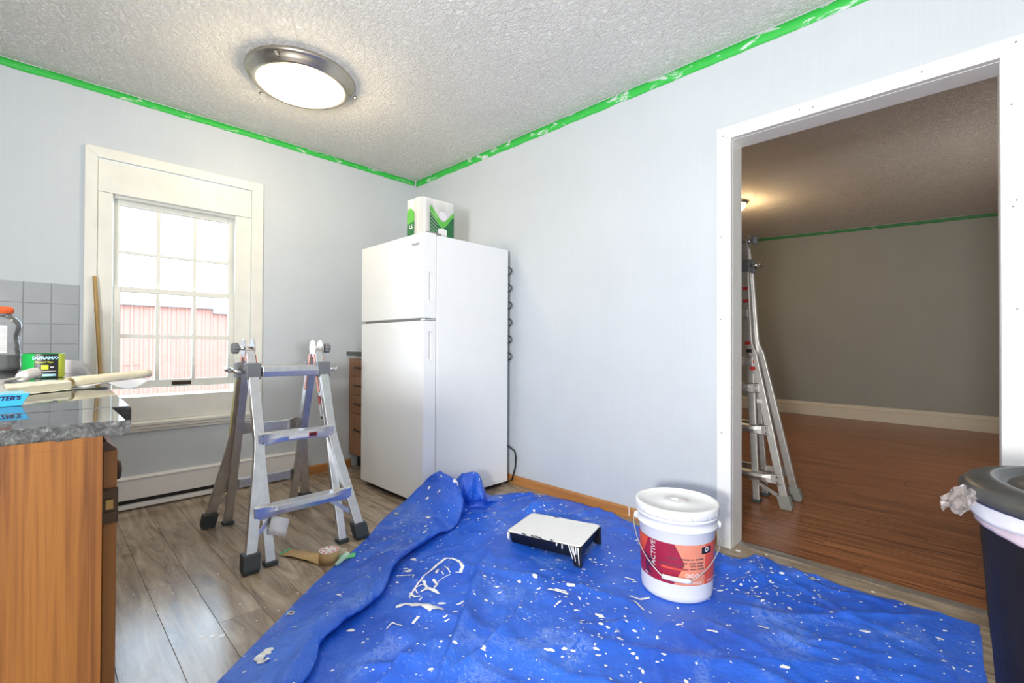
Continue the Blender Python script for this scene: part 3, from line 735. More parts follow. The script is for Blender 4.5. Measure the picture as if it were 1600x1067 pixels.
# rough chiselled end
rows = []
for b in range(6):
    row = []
    for a in range(140):
        yv = lerp(-2.92, -2.256, a/139); z = CZ-.0005-.019*b/5
        d = .004+.0045*noise.noise((yv*60, z*90, 1.5))+.003*noise.noise((yv*190, z*200, 7))
        if b == 0: d = .0
        row.append((CX-.006+d, yv, z+(.0015*noise.noise((yv*80, 0, 4)) if b == 5 else 0)))
    rows.append(row)
rows.append([(CX-.02, p[1], p[2]) for p in rows[-1]])
MB().grid(rows).build('rough_edge', 'granite_rough', ct)
rows = []
for b in range(6):
    row = []
    for a in range(50):
        xv = lerp(2.513, CX-.004, a/49); z = CZ-.0005-.019*b/5
        d = .003+.003*noise.noise((xv*60, z*90, 11))
        if b == 0: d = 0
        row.append((xv, -2.262+d, z))
    rows.append(row)
rows.append([(p[0], -2.275, p[2]) for p in rows[-1]])
MB().grid(rows).build('rough_edge', 'granite_rough', ct)
sk = thing('sink', 'stainless steel sink set into the counter by the white rag', 'sink', (1.9, -2.6, CZ))
def ring(x0, x1, y0, y1, z, r=.05, n=6):
    P = []
    for cx, cy, a0 in ((x1-r, y1-r, 0), (x0+r, y1-r, 1), (x0+r, y0+r, 2), (x1-r, y0+r, 3)):
        for k in range(n+1):
            a = (a0+k/n)*PI/2; P.append((cx+r*math.cos(a), cy+r*math.sin(a), z))
    return P
MB().loft([ring(SX0-.012, SX1+.012, SY0-.012, SY1+.012, CZ+.0005), ring(SX0-.010, SX1+.010, SY0-.010, SY1+.010, CZ+.004), ring(SX0+.012, SX1-.012, SY0+.012, SY1-.012, CZ+.003)], caps=False).build('rim', 'steel', sk)
MB().loft([ring(SX0+.012, SX1-.012, SY0+.012, SY1-.012, CZ+.003), ring(SX0+.02, SX1-.02, SY0+.02, SY1-.02, CZ-.01), ring(SX0+.03, SX1-.03, SY0+.03, SY1-.03, CZ-.13), ring(SX0+.10, SX1-.10, SY0+.10, SY1-.10, CZ-.145)], caps=False).build('bowl', 'steel', sk)
MB().add(ring(SX0+.10, SX1-.10, SY0+.10, SY1-.10, CZ-.145), [tuple(range(28))]).build('bowl_floor', 'steel', sk)

# bottle
bx, by = 1.00, -2.432; 
bx, by = .960, -2.447
bt = thing('drink_bottle', 'big clear plastic bottle with an orange screw cap on the counter', 'bottle', (bx, by, CZ))
Z = CZ+.001
prof = [(.001, .003), (.046, .0), (.054, .006), (.056, .02), (.054, .045), (.0555, .055), (.0565, .075), (.053, .085), (.0535, .10), (.050, .115), (.049, .135), (.0525, .15), (.0565, .165), (.057, .18), (.054, .192), (.045, .206), (.034, .218), (.027, .223), (.026, .226)]
MB().lathe([(r, Z+h*.955) for r, h in prof], (bx, by, 0), 40, caps=False).build('body', 'bottle', bt)
MB().lathe([(.001, Z+.004), (.045, Z+.003), (.053, Z+.01), (.0545, Z+.02), (.0525, Z+.045), (.0535, Z+.055), (.054, Z+.062), (.001, Z+.062)], (bx, by, 0), 36, caps=False).build('liquid', 'water', bt)
w = MB(); w.lathe([(.031, Z+.214), (.033, Z+.217), (.033, Z+.236), (.030, Z+.240), (.001, Z+.240)], (bx, by, 0), 32, caps=False)
for k in range(32):
    a = 2*PI*k/32; w.tube([(bx+.033*math.cos(a), by+.033*math.sin(a), Z+.218), (bx+.033*math.cos(a), by+.033*math.sin(a), Z+.235)], .0012, 4)
w.build('cap', 'orangecap', bt)
va = math.atan2(CAM.y-by, CAM.x-bx)
def cylp(cx, cy, r, a, z): return (cx+r*math.cos(a), cy+r*math.sin(a), z)
w = MB(); w.grid([[cylp(bx, by, .0575, va+lerp(-1.2, .30, k/20), Z+z) for k in range(21)] for z in (.068, .168)]); w.build('label', 'whitelab', bt)
w = MB()
for k in range(10): w.grid([[cylp(bx, by, .0579, va+lerp(-.5, .22, q/8), Z+.078+k*.0085+d) for q in range(9)] for d in (0, .0022)])
w.build('label_print', 'greyprint', bt, kind='stuff')

# painter's tape multipack
tx, ty, tr = 1.46, -2.335, .064
tx, ty, tr = 1.485, -2.336, .047
dp = thing('tape_pack', 'shrink-wrapped green tape roll pack with a black and lime printed sleeve', 'tape pack', (tx, ty, CZ))
va = math.atan2(CAM.y-ty, CAM.x-tx); Z = CZ+.001; hh = .073
MB().lathe([(.028, Z), (tr-.002, Z), (tr, Z+.002), (tr, Z+hh-.002), (tr-.002, Z+hh), (.028, Z+hh), (.028, Z)], (tx, ty, 0), 44, caps=False).build('roll', 'dgreen', dp)
def tw(a0, a1, z0, z1, mat, name, r=tr+.0008, n=14): MB().grid([[cylp(tx, ty, r, va+lerp(a0, a1, k/n), Z+min(z*.745, hh-.0008)) for k in range(n+1)] for z in (z0, z1)]).build(name, mat, dp)
tw(-.42, .74, .001, .0965, 'blackprint', 'black_sleeve'); tw(.74, 1.6, .001, .0965, 'lime', 'lime_sleeve')
tw(-.10, .22, .034, .052, 'lime', 'lime_patch', tr+.0016); tw(.30, .48, .040, .046, 'greyprint', 'grey_patch', tr+.0016)
tw(-.05, .6, .024, .028, 'greyprint', 'grey_patch', tr+.0016); tw(-.05, .6, .006, .016, 'teal', 'teal_patch', tr+.0016)
lettering('DURAMAX', .0128, lambda x, y: cylp(tx, ty, tr+.0018, va+.14+x/tr*.98, Z+.060+y), 'teal', dp, bold=.0006)
lettering("Painter's Tape", .0066, lambda x, y: cylp(tx, ty, tr+.0018, va+.04+x/tr, Z+.0475+y), 'lime', dp, bold=.0002)
MB().lathe([(.028, Z+hh*.3), (.028, Z+hh+.0008), (.042, Z+hh+.0008)], (tx, ty, 0), 36, caps=False).build('core', 'blackprint', dp)
o = MB().prism([(-2.300, CZ+.001), (-2.225, CZ+.001), (-2.240, CZ+.042), (-2.300, CZ+.052)], lambda a, b, t: (1.25+.006*t, a, b)).build('card_flap', 'greyprint', origin=(1.25, -2.26, CZ)); 
tag(o, 'pale grey folded card standing behind the green tape pack', 'card')

# paint roller sleeve lying over the sink rim
rl = thing('paint_roller', 'fluffy white roller sleeve lying at the sink edge', 'paint roller', (1.55, -2.38, CZ))
A = Vector((1.615, -2.352, CZ+.022)); B = Vector((1.76, -2.378, CZ+.0165)); ax = (B-A).normalized()
w = MB(); w.tube([A+ax*q for q in (0, .002, .006, .015, .12, .135, .14)], [.007, .011, .0135, .015, .015, .013, .009], 22); w.build('nap', 'fluff', rl)
w = MB(); w.tube([B, B+ax*.02, B+ax*.03+Vector((.02, -.02, -.002)), B+Vector((.06, -.08, -.01))], .003, 6); w.build('frame_wire', 'wire', rl)

# long cream card, rolled masking paper with a hanging sheet
cd_ = thing('cream_card', 'long pale cream folded card lying along the counter', 'card', (2.05, -2.35, CZ))
A = Vector((2.158, -2.378, CZ)); B = Vector((2.060, -2.291, CZ)); ax = (B-A).normalized(); A = A-ax*.06; nn = Vector((-ax.y, ax.x, 0))
if nn.x > 0: nn = -nn
prof = [(-.028, .001), (.028, .001), (.030, .016), (.020, .021), (-.020, .0215), (-.029, .017)]
nn2 = nn
w = MB(); rings = []
for k in range(25):
    t = k/24; c = A+ax*((B-A).length*t); wob = .0015*noise.noise((t*9, 1, 2))
    rings.append([c+nn2*.031+nn2*a+Vector((0, 0, b*(.92+.1*t)+(wob if b > .01 else 0))) for a, b in prof])
w.loft(rings, True, True, False); w.build('folded_card', 'cream2', cd_, bevel=.001)
w = MB().grid([[tuple(A+ax*(L_*q)+nn2*(v-.008)+Vector((0, 0, .0012+.003*abs(noise.noise((q*12, v*30, 0)))))) for q in [k/16 for k in range(17)]] for v in (-.002, .010) for L_ in ((B-A).length*1.0,)])
w.build('lower_flap', 'cream2', cd_, solid=.0006)
pr = thing('paper_roll', 'rolled cream masking paper with a loose white sheet hanging off the counter edge', 'paper roll', (1.93, -2.2, CZ))
A = Vector((2.035, -2.296, CZ+.0145)); B = Vector((1.84, -2.126, CZ+.020)); ax = (B-A).normalized()
rings = []; nn = Vector((-ax.y, ax.x, 0))
w = MB(); w.tube([A.lerp(B, k/12) for k in range(13)], [.0125-.002*k/12 for k in range(13)], 20, caps=False); w.build('roll', 'cream', pr, solid=.001)
w = MB(); w.tube([B-ax*.012, B+ax*.001], .0072, 16); w.build('roll_core', 'dark_wood', pr)
nr = Vector((ax.y, -ax.x, 0))
if nr.x < 0: nr = -nr
rows = []
for b in range(9):
    t = b/8; row = []
    for a in range(21):
        s = a/20; p = A.lerp(B, .02+.82*s); dn = .022*t*math.sin(PI*min(1, max(0, (s-.30)/.72)))
        row.append(tuple(p+nr*(.010+.020*t)+Vector((0, 0, -.009+.003*math.sin(s*5)*t-.002*t+.004*t*s-dn))))
    rows.append(row)
w = MB().grid(rows); w.build('loose_sheet', 'paper', pr, solid=.0004)
w = MB()
for k in range(4):
    p = A.lerp(B, .60+.012*k)+nr*.022+Vector((0, 0, -.0050)); w.box(tuple(p-Vector((.004, .001, .0004))), tuple(p+Vector((.004, .001, .0004))))
w.build('small_print', 'greyprint', pr, kind='stuff')
# crumpled rag
rg = MB(); rows = []
for i in range(15):
    row = []
    for j in range(25):
        th = PI*i/28; ph = 2*PI*j/24; r = 1+.28*noise.noise((math.cos(ph)*2, math.sin(ph)*2, th*2))+.12*noise.noise((math.cos(ph)*6, math.sin(ph)*6, th*5))
        row.append((2.225+.045*r*math.sin(th)*math.cos(ph), -2.428+.045*r*math.sin(th)*math.sin(ph), CZ+.0052+max(0, .036*r*math.cos(th))))
    rows.append(row)
o = rg.grid(rows).build('cloth', 'fluff', origin=(2.225, -2.43, CZ)); tag(o, 'crumpled off-white rag behind the blue box on the counter', 'cloth')
# blue box
bxr = thing('blue_box', 'low sky blue cardboard box with dark lettering on the counter edge', 'box', (2.42, -2.42, CZ))
A = Vector((2.385, -2.365, CZ+.0005)); dY = Vector((.13, -.99, 0)).normalized(); dX = Vector((-.98, -.1, 0)).normalized(); hb = .0205
def bxp(a, b, h): return A+dY*a+dX*b+Vector((.012*h/hb*(1-1*(b > 0)*0), .004*h/hb, h))
v = [bxp(0, 0, 0), bxp(.19, 0, 0), bxp(.19, .07, 0), bxp(0, .07, 0), bxp(-.006, 0, hb), bxp(.19, 0, hb), bxp(.19, .07, hb), bxp(-.002, .07, hb)]
MB().add(v, [(3,2,1,0),(4,5,6,7),(0,1,5,4),(1,2,6,5),(2,3,7,6),(3,0,4,7)]).build('carton', 'boxblue', bxr, bevel=.0006)
v = [bxp(-.0065, -.0003, hb+.0004), bxp(.19, -.0003, hb+.0004), bxp(.19, .0705, hb+.0004), bxp(-.002, .0705, hb+.0004)]
MB().add(v, [(0,1,2,3)]).build('lid_panel', 'boxblue2', bxr)
lettering("CUTTER'S", .0098, lambda x, y: bxp(.004-x, -.0006, .0138+y), 'navy', bxr, bold=.0003, align='RIGHT', shear=.15)

# bamboo cane leaning on the window casing
P0 = Vector((.0995, -2.065, .002)); P1 = Vector((.034, -2.133, 1.348))
w = MB(); pts = []; rad = []
for k in range(57):
    t = k/56; pts.append(P0.lerp(P1, t)); nd = min(abs(t-q) for q in (.10, .36, .58, .86)); rad.append(.0105+(.0022 if nd < .012 else 0)-.001*t)
o = w.tube(pts, rad, 14).build('bamboo_cane', 'bamboo', origin=tuple(P0)); tag(o, 'thin bamboo cane leaning against the left window casing', 'cane')

# ------------------------------------------------------------------ multi-position ladders
def ladder(name, label, cat, loc, axX, axY, Ht, spread, hw, flare, bendz, rungs, near, mats, stickers, lean=0.0):
    """axX: spread direction, axY: rung direction (world 2-vectors)"""
    rt_ = thing(name, label, cat, loc)
    AX, AY = Vector((*axX, 0)), Vector((*axY, 0)); O = Vector(loc)
    def W(x, y, z): return O+AX*x+AY*(y-lean*z)+Vector((0, 0, z))
    x0 = .028
    def px(z): return x0+(spread-x0)*(1-z/Ht)
    top_r = rungs[0]
    for s in (1, -1):
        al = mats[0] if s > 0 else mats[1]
        sd = 'front' if s > 0 else 'rear'
        dirn = Vector((0, 0, 0))
        for q in (1, -1):
            y = q*hw
            # inner rail
            m = MB().bar([W(s*(px(z)-.016), y*.985, z) for z in (.012, .3, Ht-.02)], AY, .040, .026)
            r = m.build('inner_rail', al, rt_, bevel=.003)
            p = W(s*(px(.012)-.016), y*.985, .006); MB().box(tuple(p-Vector((.026, .026, .006))), tuple(p+Vector((.026, .026, .012)))).build('rubber_pad', 'boot', r, bevel=.003)
            # outer rail flaring to the foot
            yb_ = q*flare
            path = [W(s*(px(z)+.010), yy_, z) for z, yy_ in ((top_r+.028, y*1.01), (bendz+.05, y*1.01), (bendz, y*1.035), (bendz-.06, lerp(y, yb_, .16)), (.055, lerp(y, yb_, .95)), (.02, yb_))]
            m = MB().bar(path, AY, .044, .030)
            r = m.build('outer_rail', al, rt_, bevel=.003)
            p = path[-1]; t = (path[-2]-path[-1]).normalized()
            b = MB(); rr = []
            for k, (zz_, ww) in enumerate(((-.018, .030), (0, .034), (.055, .034), (.062, .032))):
                c = p+t*zz_
                if k == 0: c = Vector((p.x, p.y, O.z+.001))
                rr.append([c+AY*(ww*a)+AX*(ww*.78*bb) for a, bb in ((-1,-1),(1,-1),(1,1),(-1,1))])
            b.loft(rr, True, True, False).build('boot', 'boot' if mats[2] == 0 else 'lightgrey', r, bevel=.004)
            # plastic guide at the top of the outer rail, with lock lever
            c = W(s*(px(top_r)+.008), y*1.01, top_r)
            g = MB(); g.bar([c+Vector((0, 0, -.036)), c+Vector((0, 0, .042))], AY, .066, .052); gg = g.build('guide', 'gplast', rt_, bevel=.004)
            l = MB(); d = AY*q
            l.tube([c+d*.03, c+d*.060, c+d*.072+Vector((0, 0, .004)), c+d*.085-AX*(s*.03)+Vector((0, 0, .016))], .0085, 10); l.build('lock_lever', 'chrome', rt_)
            # brace
            zr = rungs[-1]
            m = MB().bar([W(s*(px(zr-.11)-.002), lerp(y, yb_, .80), zr-.11), W(s*(px(zr)+.002), q*(hw-.055), zr-.012)], AX, .004, .020); m.build('brace', al, rt_)
            # stickers on the inner side of the rails near the hinge
            if stickers:
                m = MB()
                zA, zB = top_r+.02, Ht-.035
                for off in (.0236,):
                    m.add([W(s*(px(z)-.016)+e*.0115, y*.985+q*off*f_, z) for f_ in (-1,) for z in (zA-.14, zB) for e in (-1, 1)], [(0,1,3,2)])
                    m.add([W(s*(px(z)-.016)+e*.0115, y*.985+q*off, z) for z in (top_r+.05, zB) for e in (-1, 1)], [(0,1,3,2)])
                m.build('orange_sticker', 'pinklab', rt_, solid=.0006)
        # rungs: flattened riveted ends, thick body
        for k, z in enumerate(rungs):
            if k == 0:
                m = MB(); X = s*(px(z)+.012)
                pr_ = [(-.030, -.020), (.030, -.026), (.034, .0), (.030, .024), (-.030, .026)]
                m.prism(pr_, lambda a, b, t: W(X+s*a, lerp(-hw+.034, hw-.034, t), z+b)); m.build('top_rung', al, rt_, bevel=.004)
                continue
            hw_ = lerp(hw, flare, max(0, (bendz-z)/bendz)*1.0) if z < bendz else hw
            span = hw_+.010; rings = []
            for j in range(25):
                yv = lerp(-span, span, j/24); e = min(1, max(0, (span-abs(yv)-.035)/.07)); e = e*e*(3-2*e)
                hgt = lerp(.032, .024, e); d0 = lerp(.0, -.045, e); d1 = lerp(.006, .012, e)
                X = px(z)+.026
                rings.append([W(s*(X+d0), yv, z-hgt), W(s*(X+d1), yv, z-hgt*.9), W(s*(X+d1+.004*e), yv, z), W(s*(X+d1), yv, z+hgt*.8), W(s*(X+d0), yv, z+hgt)])
            r = MB().loft(rings, True, True, False).build('rung', al, rt_, bevel=.0025)
            m = MB()
            for q in (1, -1):
                for dz in (-.017, .017):
                    c = W(s*(px(z)+.032), q*(span-.018), z+dz); m.tube([c, c+AX*(s*.004)], .0055, 8)
            m.build('rivet', 'chrome', r, kind='stuff')
    # hinges and knobs
    for q in (1, -1):
        y = q*hw; c = W(0, y, Ht-.005)
        m = MB()
        for yo_ in (-.022, .018):
            m.loft([[c+AY*(yo_+dy)+AX*(.042*math.cos(a))+Vector((0, 0, .046*math.sin(a))) for a in [2*PI*k/28 for k in range(28)]] for dy in (0, .005)], True, True, False)
        for s in (1, -1): m.bar([W(s*.012, y, Ht-.01), W(s*px(Ht-.12)*.9, y, Ht-.12)], AY, .040, .012)
        m.build('hinge', 'hingem', rt_, bevel=.002)
        d = AY*q; m = MB(); m.tube([c-d*.02, c+d*.045], .009, 12)
        m.build('hinge_pin', 'chrome', rt_)
        rings = []
        for yy_, k in ((.040, .7), (.044, 1.0), (.066, 1.0), (.071, .85)):
            rings.append([c+d*yy_+(AX*math.cos(a)+Vector((0, 0, math.sin(a))))*(.024+.0028*math.cos(9*a))*k for a in [2*PI*j/54 for j in range(54)]])
        MB().loft(rings, True, True, True).build('knob', 'gplast', rt_)
    return rt_, W, px
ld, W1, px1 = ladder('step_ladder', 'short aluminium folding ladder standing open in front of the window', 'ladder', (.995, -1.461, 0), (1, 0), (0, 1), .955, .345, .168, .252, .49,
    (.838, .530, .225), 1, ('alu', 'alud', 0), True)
# labels on the front rungs, yellow strip on the rear left rail, tag hanging at the bottom rung
def rung_label(z, y0, y1, mat, nm, dz0=-.012, dz1=.008, off=.0445):
    m = MB().add([W1(px1(z)+off, y0, z+dz0), W1(px1(z)+off, y1, z+dz0), W1(px1(z)+off-.001, y1, z+dz1), W1(px1(z)+off-.001, y0, z+dz1)], [(0,1,2,3)])
    return m.build(nm, mat, ld, solid=.0006)
rung_label(.530, -.05, .045, 'whitelab', 'label'); rung_label(.530, .045, .085, 'redlab', 'label'); rung_label(.530, .050, .080, 'blackprint', 'label', -.008, .004, .0452)
m = MB().add([W1(px1(.76)-.005, .1935, .76), W1(px1(.76)-.028, .1935, .76), W1(px1(.6)-.028, .1935, .6), W1(px1(.6)-.005, .1935, .6)], [(0,1,2,3)]); 
m = MB()
def in_face(z0, z1, mat, nm):
    yq = .168*.985-.0238
    MB().add([W1(px1(z)-.016+e*.011, yq, z) for z in (z0, z1) for e in (-1, 1)], [(0,1,3,2)]).build(nm, mat, ld, solid=.0005)
in_face(.66, .70, 'redlab', 'label'); in_face(.60, .655, 'whitelab', 'label'); in_face(.585, .598, 'blackprint', 'label')
MB().add([W1(-(px1(z)+.010)-.0155*e, -.168*1.01-.0265, z) for z in (.50, .80) for e in (-1, 1)], [(0,1,3,2)]).build('yellow_strip', 'yelstrip', ld, solid=.0005)
m = MB().grid([[W1(px1(.2)+.02+.012*v, -.15+.075*u-.02*v, .205-.035*u-.075*v) for u in (0, .5, 1)] for v in (0, .33, .66, 1)])
m.build('paper_tag', 'paper', ld, solid=.0004)

ld2, W2, px2 = ladder('tall_ladder', 'tall folded aluminium ladder beyond the doorway, half hidden by the casing', 'ladder', (2.425, .885, 0), (0, -1), (1, 0), 1.66, .105, .160, .330, .98,
    (1.485, 1.18, .875, .71, .455, .17), 1, ('alud', 'alud', 1), False, .058)
m = MB()
for z, mat_ in ((1.33, 'redlab'), (1.25, 'redlab'), (.98, 'redlab'), (.93, 'blackprint'), (.86, 'redlab'), (.82, 'redlab'), (.62, 'whitelab')):
    yv = .160*1.01 if z > .95 else .160+(.98-z)*.15
    MB().add([W2(px2(z)+.0258, yv-.016, z), W2(px2(z)+.0258, yv+.016, z), W2(px2(z)+.0258, yv+.016, z+.022), W2(px2(z)+.0258, yv-.016, z+.022)], [(0,1,2,3)]).build('label', mat_, ld2, solid=.0005)

# ------------------------------------------------------------------ blue tarp
def cr(pts, t):      # Catmull-Rom through list of vectors, t in 0..1
    n = len(pts)-1; x = min(max(t, 0), 1)*n; i = min(int(x), n-1); f = x-i
    p0, p1, p2, p3 = pts[max(i-1, 0)], pts[i], pts[i+1], pts[min(i+2, n)]
    return .5*((2*p1)+(p2-p0)*f+(2*p0-5*p1+4*p2-p3)*f*f+(3*p1-p0-3*p2+p3)*f*f*f)
V3 = Vector
ST = []   # stations: seven control points of the folded left border, then the right border
def stat(L, R, h, E, hm=.02):
    L = V3((*L, .004)) if len(L) == 2 else V3(L); R2 = V3((R[0], R[1], 0)); d = (R2-V3((L.x, L.y, 0))).normalized(); wv = (R2-V3((L.x, L.y, 0))).length
    m1 = L.lerp(R2, .45); m1.z = hm+L.z*.4
    rd = R2-d*.035; rd.z = h
    tip = R2.copy(); tip.z = h*.55+.004
    un = R2-d*min(.05, wv*.3); un.z = .013
    va_ = R2-d*min(.065, wv*.35); va_.z = .0035
    ot_ = R2+d*.05; ot_.z = .003
    ST.append(([L, m1, rd, tip, un, va_, ot_], V3((*E, .003))))
stat((2.28, -2.35), (2.42, -2.12), .04, (3.30, -1.30))
stat((1.979, -1.98), (2.174, -1.800), .045, (3.50, -.86))
stat((1.822, -1.793), (2.040, -1.690), .045, (3.55, -.60))
stat((1.604, -1.526), (1.935, -1.440), .045, (3.556, -.43))
stat((1.398, -1.225), (1.765, -1.262), .050, (3.55, -.33))
stat((1.225, -1.03), (1.66, -1.02), .050, (3.55, -.25))
def lob(L, m1, rd, tip, un, va_, ot_, E): ST.append(([V3(L), V3(m1), V3(rd), V3(tip), V3(un), V3(va_), V3(ot_)], V3((*E, .003))))
lob((1.185, -.915, .035), (1.29, -.875, .085), (1.45, -.83, .085), (1.60, -.83, .02), (1.54, -.82, .012), (1.53, -.82, .004), (1.63, -.83, .003), (3.55, -.20))
lob((1.235, -.835, .105), (1.30, -.79, .170), (1.43, -.745, .150), (1.545, -.735, .035), (1.46, -.70, .030), (1.46, -.70, .004), (1.58, -.70, .003), (3.55, -.17))
lob((1.300, -.770, .165), (1.335, -.735, .228), (1.445, -.69, .200), (1.500, -.675, .095), (1.42, -.63, .08), (1.44, -.60, .004), (1.56, -.60, .003), (3.548, -.13))
lob((1.300, -.660, .10), (1.345, -.62, .155), (1.39, -.59, .120), (1.395, -.58, .05), (1.40, -.56, .012), (1.44, -.54, .004), (1.55, -.52, .003), (3.547, -.11))
lob((1.300, -.575, .12), (1.35, -.545, .190), (1.44, -.515, .188), (1.515, -.545, .085), (1.45, -.50, .05), (1.46, -.48, .004), (1.56, -.44, .003), (3.546, -.09))
lob((1.310, -.47, .03), (1.35, -.45, .06), (1.41, -.44, .07), (1.455, -.44, .03), (1.44, -.41, .008), (1.44, -.40, .004), (1.55, -.34, .003), (3.546, -.07))
lob((1.335, -.32, .004), (1.37, -.30, .012), (1.41, -.30, .012), (1.44, -.30, .006), (1.46, -.29, .004), (1.48, -.28, .0035), (1.56, -.22, .003), (3.546, -.06))
FE = [(1.40, -.16), (1.44, -.13), (1.48, -.11), (1.51, -.09), (1.54, -.08), (1.56, -.07), (1.602, -.050)]
farE = [(1.602, -.050), (2.077, -.045), (2.275, -.10), (2.673, -.177), (2.800, -.190), (2.828, -.055), (3.0, -.075), (3.2, -.088), (3.546, -.052)]
def far_edge(x):
    for (xa, ya), (xb, yb2) in zip(farE, farE[1:]):
        if x <= xb: return lerp(ya, yb2, (x-xa)/(xb-xa))
    return farE[-1][1]
NU, NV1, NV2 = 170, 46, 190
ST.append(([V3((*p, .004)) for p in FE], V3((3.546, -.052, .003))))
creases = [([(1.916, -.912), (2.144, -1.163), (2.317, -1.375), (2.435, -1.53), (2.55, -1.70)], .030, .045), ([(2.30, -1.0), (2.383, -1.187), (2.431, -1.351), (2.455, -1.51)], .022, .035),
           ([(1.66, -.14), (1.70, -.35), (1.80, -.60), (1.942, -.90)], .024, .055), ([(1.58, -.30), (1.75, -.42), (2.1, -.60)], .012, .05), ([(2.25, -1.5), (2.33, -1.66), (2.36, -1.8)], .022, .035),
           ([(2.85, -.12), (2.80, -.30), (2.86, -.55)], .006, .03), ([(3.0, -.35), (3.3, -.33), (3.54, -.40)], .006, .04), ([(2.1, -.9), (2.4, -.98), (2.7, -1.15)], .006, .05), ([(1.75, -.75), (2.0, -.70), (2.3, -.78)], .006, .05)]
def crease_h(x, y):
    h = 0
    for pts, amp, wd_ in creases:
        best = 9; sgn = 1; tt = 0
        for k, ((xa, ya), (xb, yb2)) in enumerate(zip(pts, pts[1:])):
            dx, dy = xb-xa, yb2-ya; t = max(0, min(1, ((x-xa)*dx+(y-ya)*dy)/(dx*dx+dy*dy)))
            ex, ey = x-xa-t*dx, y-ya-t*dy; d = math.hypot(ex, ey)
            if d < best: best = d; sgn = 1 if dx*ey-dy*ex > 0 else -1; tt = (k+t)/(len(pts)-1)
        wloc = wd_*(1.0 if sgn > 0 else .22)
        h += amp*math.exp(-(best/wloc)**2)*min(1, 5*tt, 5*(1-tt)+.3)
    return h
bucket_c = (2.678, -.541)
def flat_zone(x, y):
    d = math.hypot(x-bucket_c[0], y-bucket_c[1]); k = min(1, max(0, (d-.15)/.12))
    ux, uy = (x-1.83)*.978+(y+.47)*.209, -(x-1.83)*.209+(y+.47)*.978     # tray
    dx = max(-.06-ux, 0, ux-.56); dy = max(-.36-uy, 0, uy-.12); k2 = min(1, math.hypot(dx, dy)/.08)
    dl = math.hypot(x-1.34, y+1.21); k3 = 1
    return min(k, k2)
rows = []
for i in range(NU+1):
    t = i/NU*(len(ST)-1)/(len(ST)-1)
    ctrl = [cr([s[0][k] for s in ST], t) for k in range(7)]; E = cr([s[1] for s in ST], t)
    row = []
    for j in range(NV1):
        q = j/(NV1-1); p = cr(ctrl, q)
        p = p.copy(); fade = min(1, q*8)
        wr = .006*noise.noise((p.x*9, p.y*9, q*2))+.0035*noise.noise((p.x*24+q*3, p.y*24, 2))+.0016*noise.noise((p.x*60, p.y*60, 5))
        rg1 = 1-abs(noise.noise((p.x*5-p.y*2, p.y*6+p.x*4, 41)))*2.3; rg2 = 1-abs(noise.noise((p.x*12+p.y*9, p.y*10-p.x*7, 51)))*2.3
        wr += (.013*max(0, rg1)**4+.0055*max(0, rg2)**3)*(1 if q < .5 else .3)
        if p.z > .06: p.x += .010*(max(0, rg1)**2-.4)*fade; p.y += .008*(max(0, rg2)**2-.4)*fade
        p.z = max(.0022 if j < 3 else .0035, p.z+wr*fade+(.006*max(0, noise.noise((p.x*14, p.y*5, 8))) if q < .5 else 0)*fade); row.append(p)
    last = ctrl[-1]
    for j in range(1, NV2+1):
        q = j/NV2; p = last.lerp(E, q); x, y = p.x, p.y
        if t > .80:      # bring the far border onto its own outline
            k = (t-.80)/.20; y0 = last.lerp(E, q).y; ye_ = far_edge(last.lerp(E, q).x); y = lerp(y0, ye_, k**2*(3-2*k)); 
        k = min(1, q*14, (1-q)*10+.0)
        h = .004+.0045*noise.noise((x*3.2, y*3.2, 0))+.004*abs(noise.noise((x*6+y*3, y*8-x*4, 4)))+.0022*noise.noise((x*17, y*15, 2))+.0009*noise.noise((x*55, y*48, 6))
        h += crease_h(x, y)
        rg1 = 1-abs(noise.noise((x*2.2-y*3.2, (x+y)*1.3, 12)))*2.2; rg2 = 1-abs(noise.noise((x*4.0+y*5.5, (x-y)*2.4, 21)))*2.4; rg3 = 1-abs(noise.noise((x*11-y*8, y*9+x*3, 31)))*2.4
        h += .014*max(0, rg1)**4+.008*max(0, rg2)**4+.003*max(0, rg3)**3
        z = .0025+max(0, h)*k*flat_zone(x, y)
        row.append(V3((x, y, z)))
    rows.append(row)
# keep the sheet out of the fridge, the walls and the ladder
for row in rows:
    for p in row:
        if p.y > -.785 and p.x < 1.262: p.x = 1.262
        if p.y > -.04: p.y = min(p.y, -.034)
tb = MB().grid(rows)
tarp = tb.build('tarpaulin', 'tarp', origin=(2.3, -.9, 0))
tag(tarp, 'large crumpled blue tarp splattered with white paint on the floor', 'tarp')
bvh = BVHTree.FromPolygons([Vector(p) for p in tb.v], tb.f)
def drop(x, y, dz=.0012):
    hit, nrm, idx, dist = bvh.ray_cast(Vector((x, y, 1.0)), Vector((0, 0, -1)))
    if hit is None: return None, None
    if nrm.z < 0: nrm = -nrm
    return hit+nrm*dz, nrm
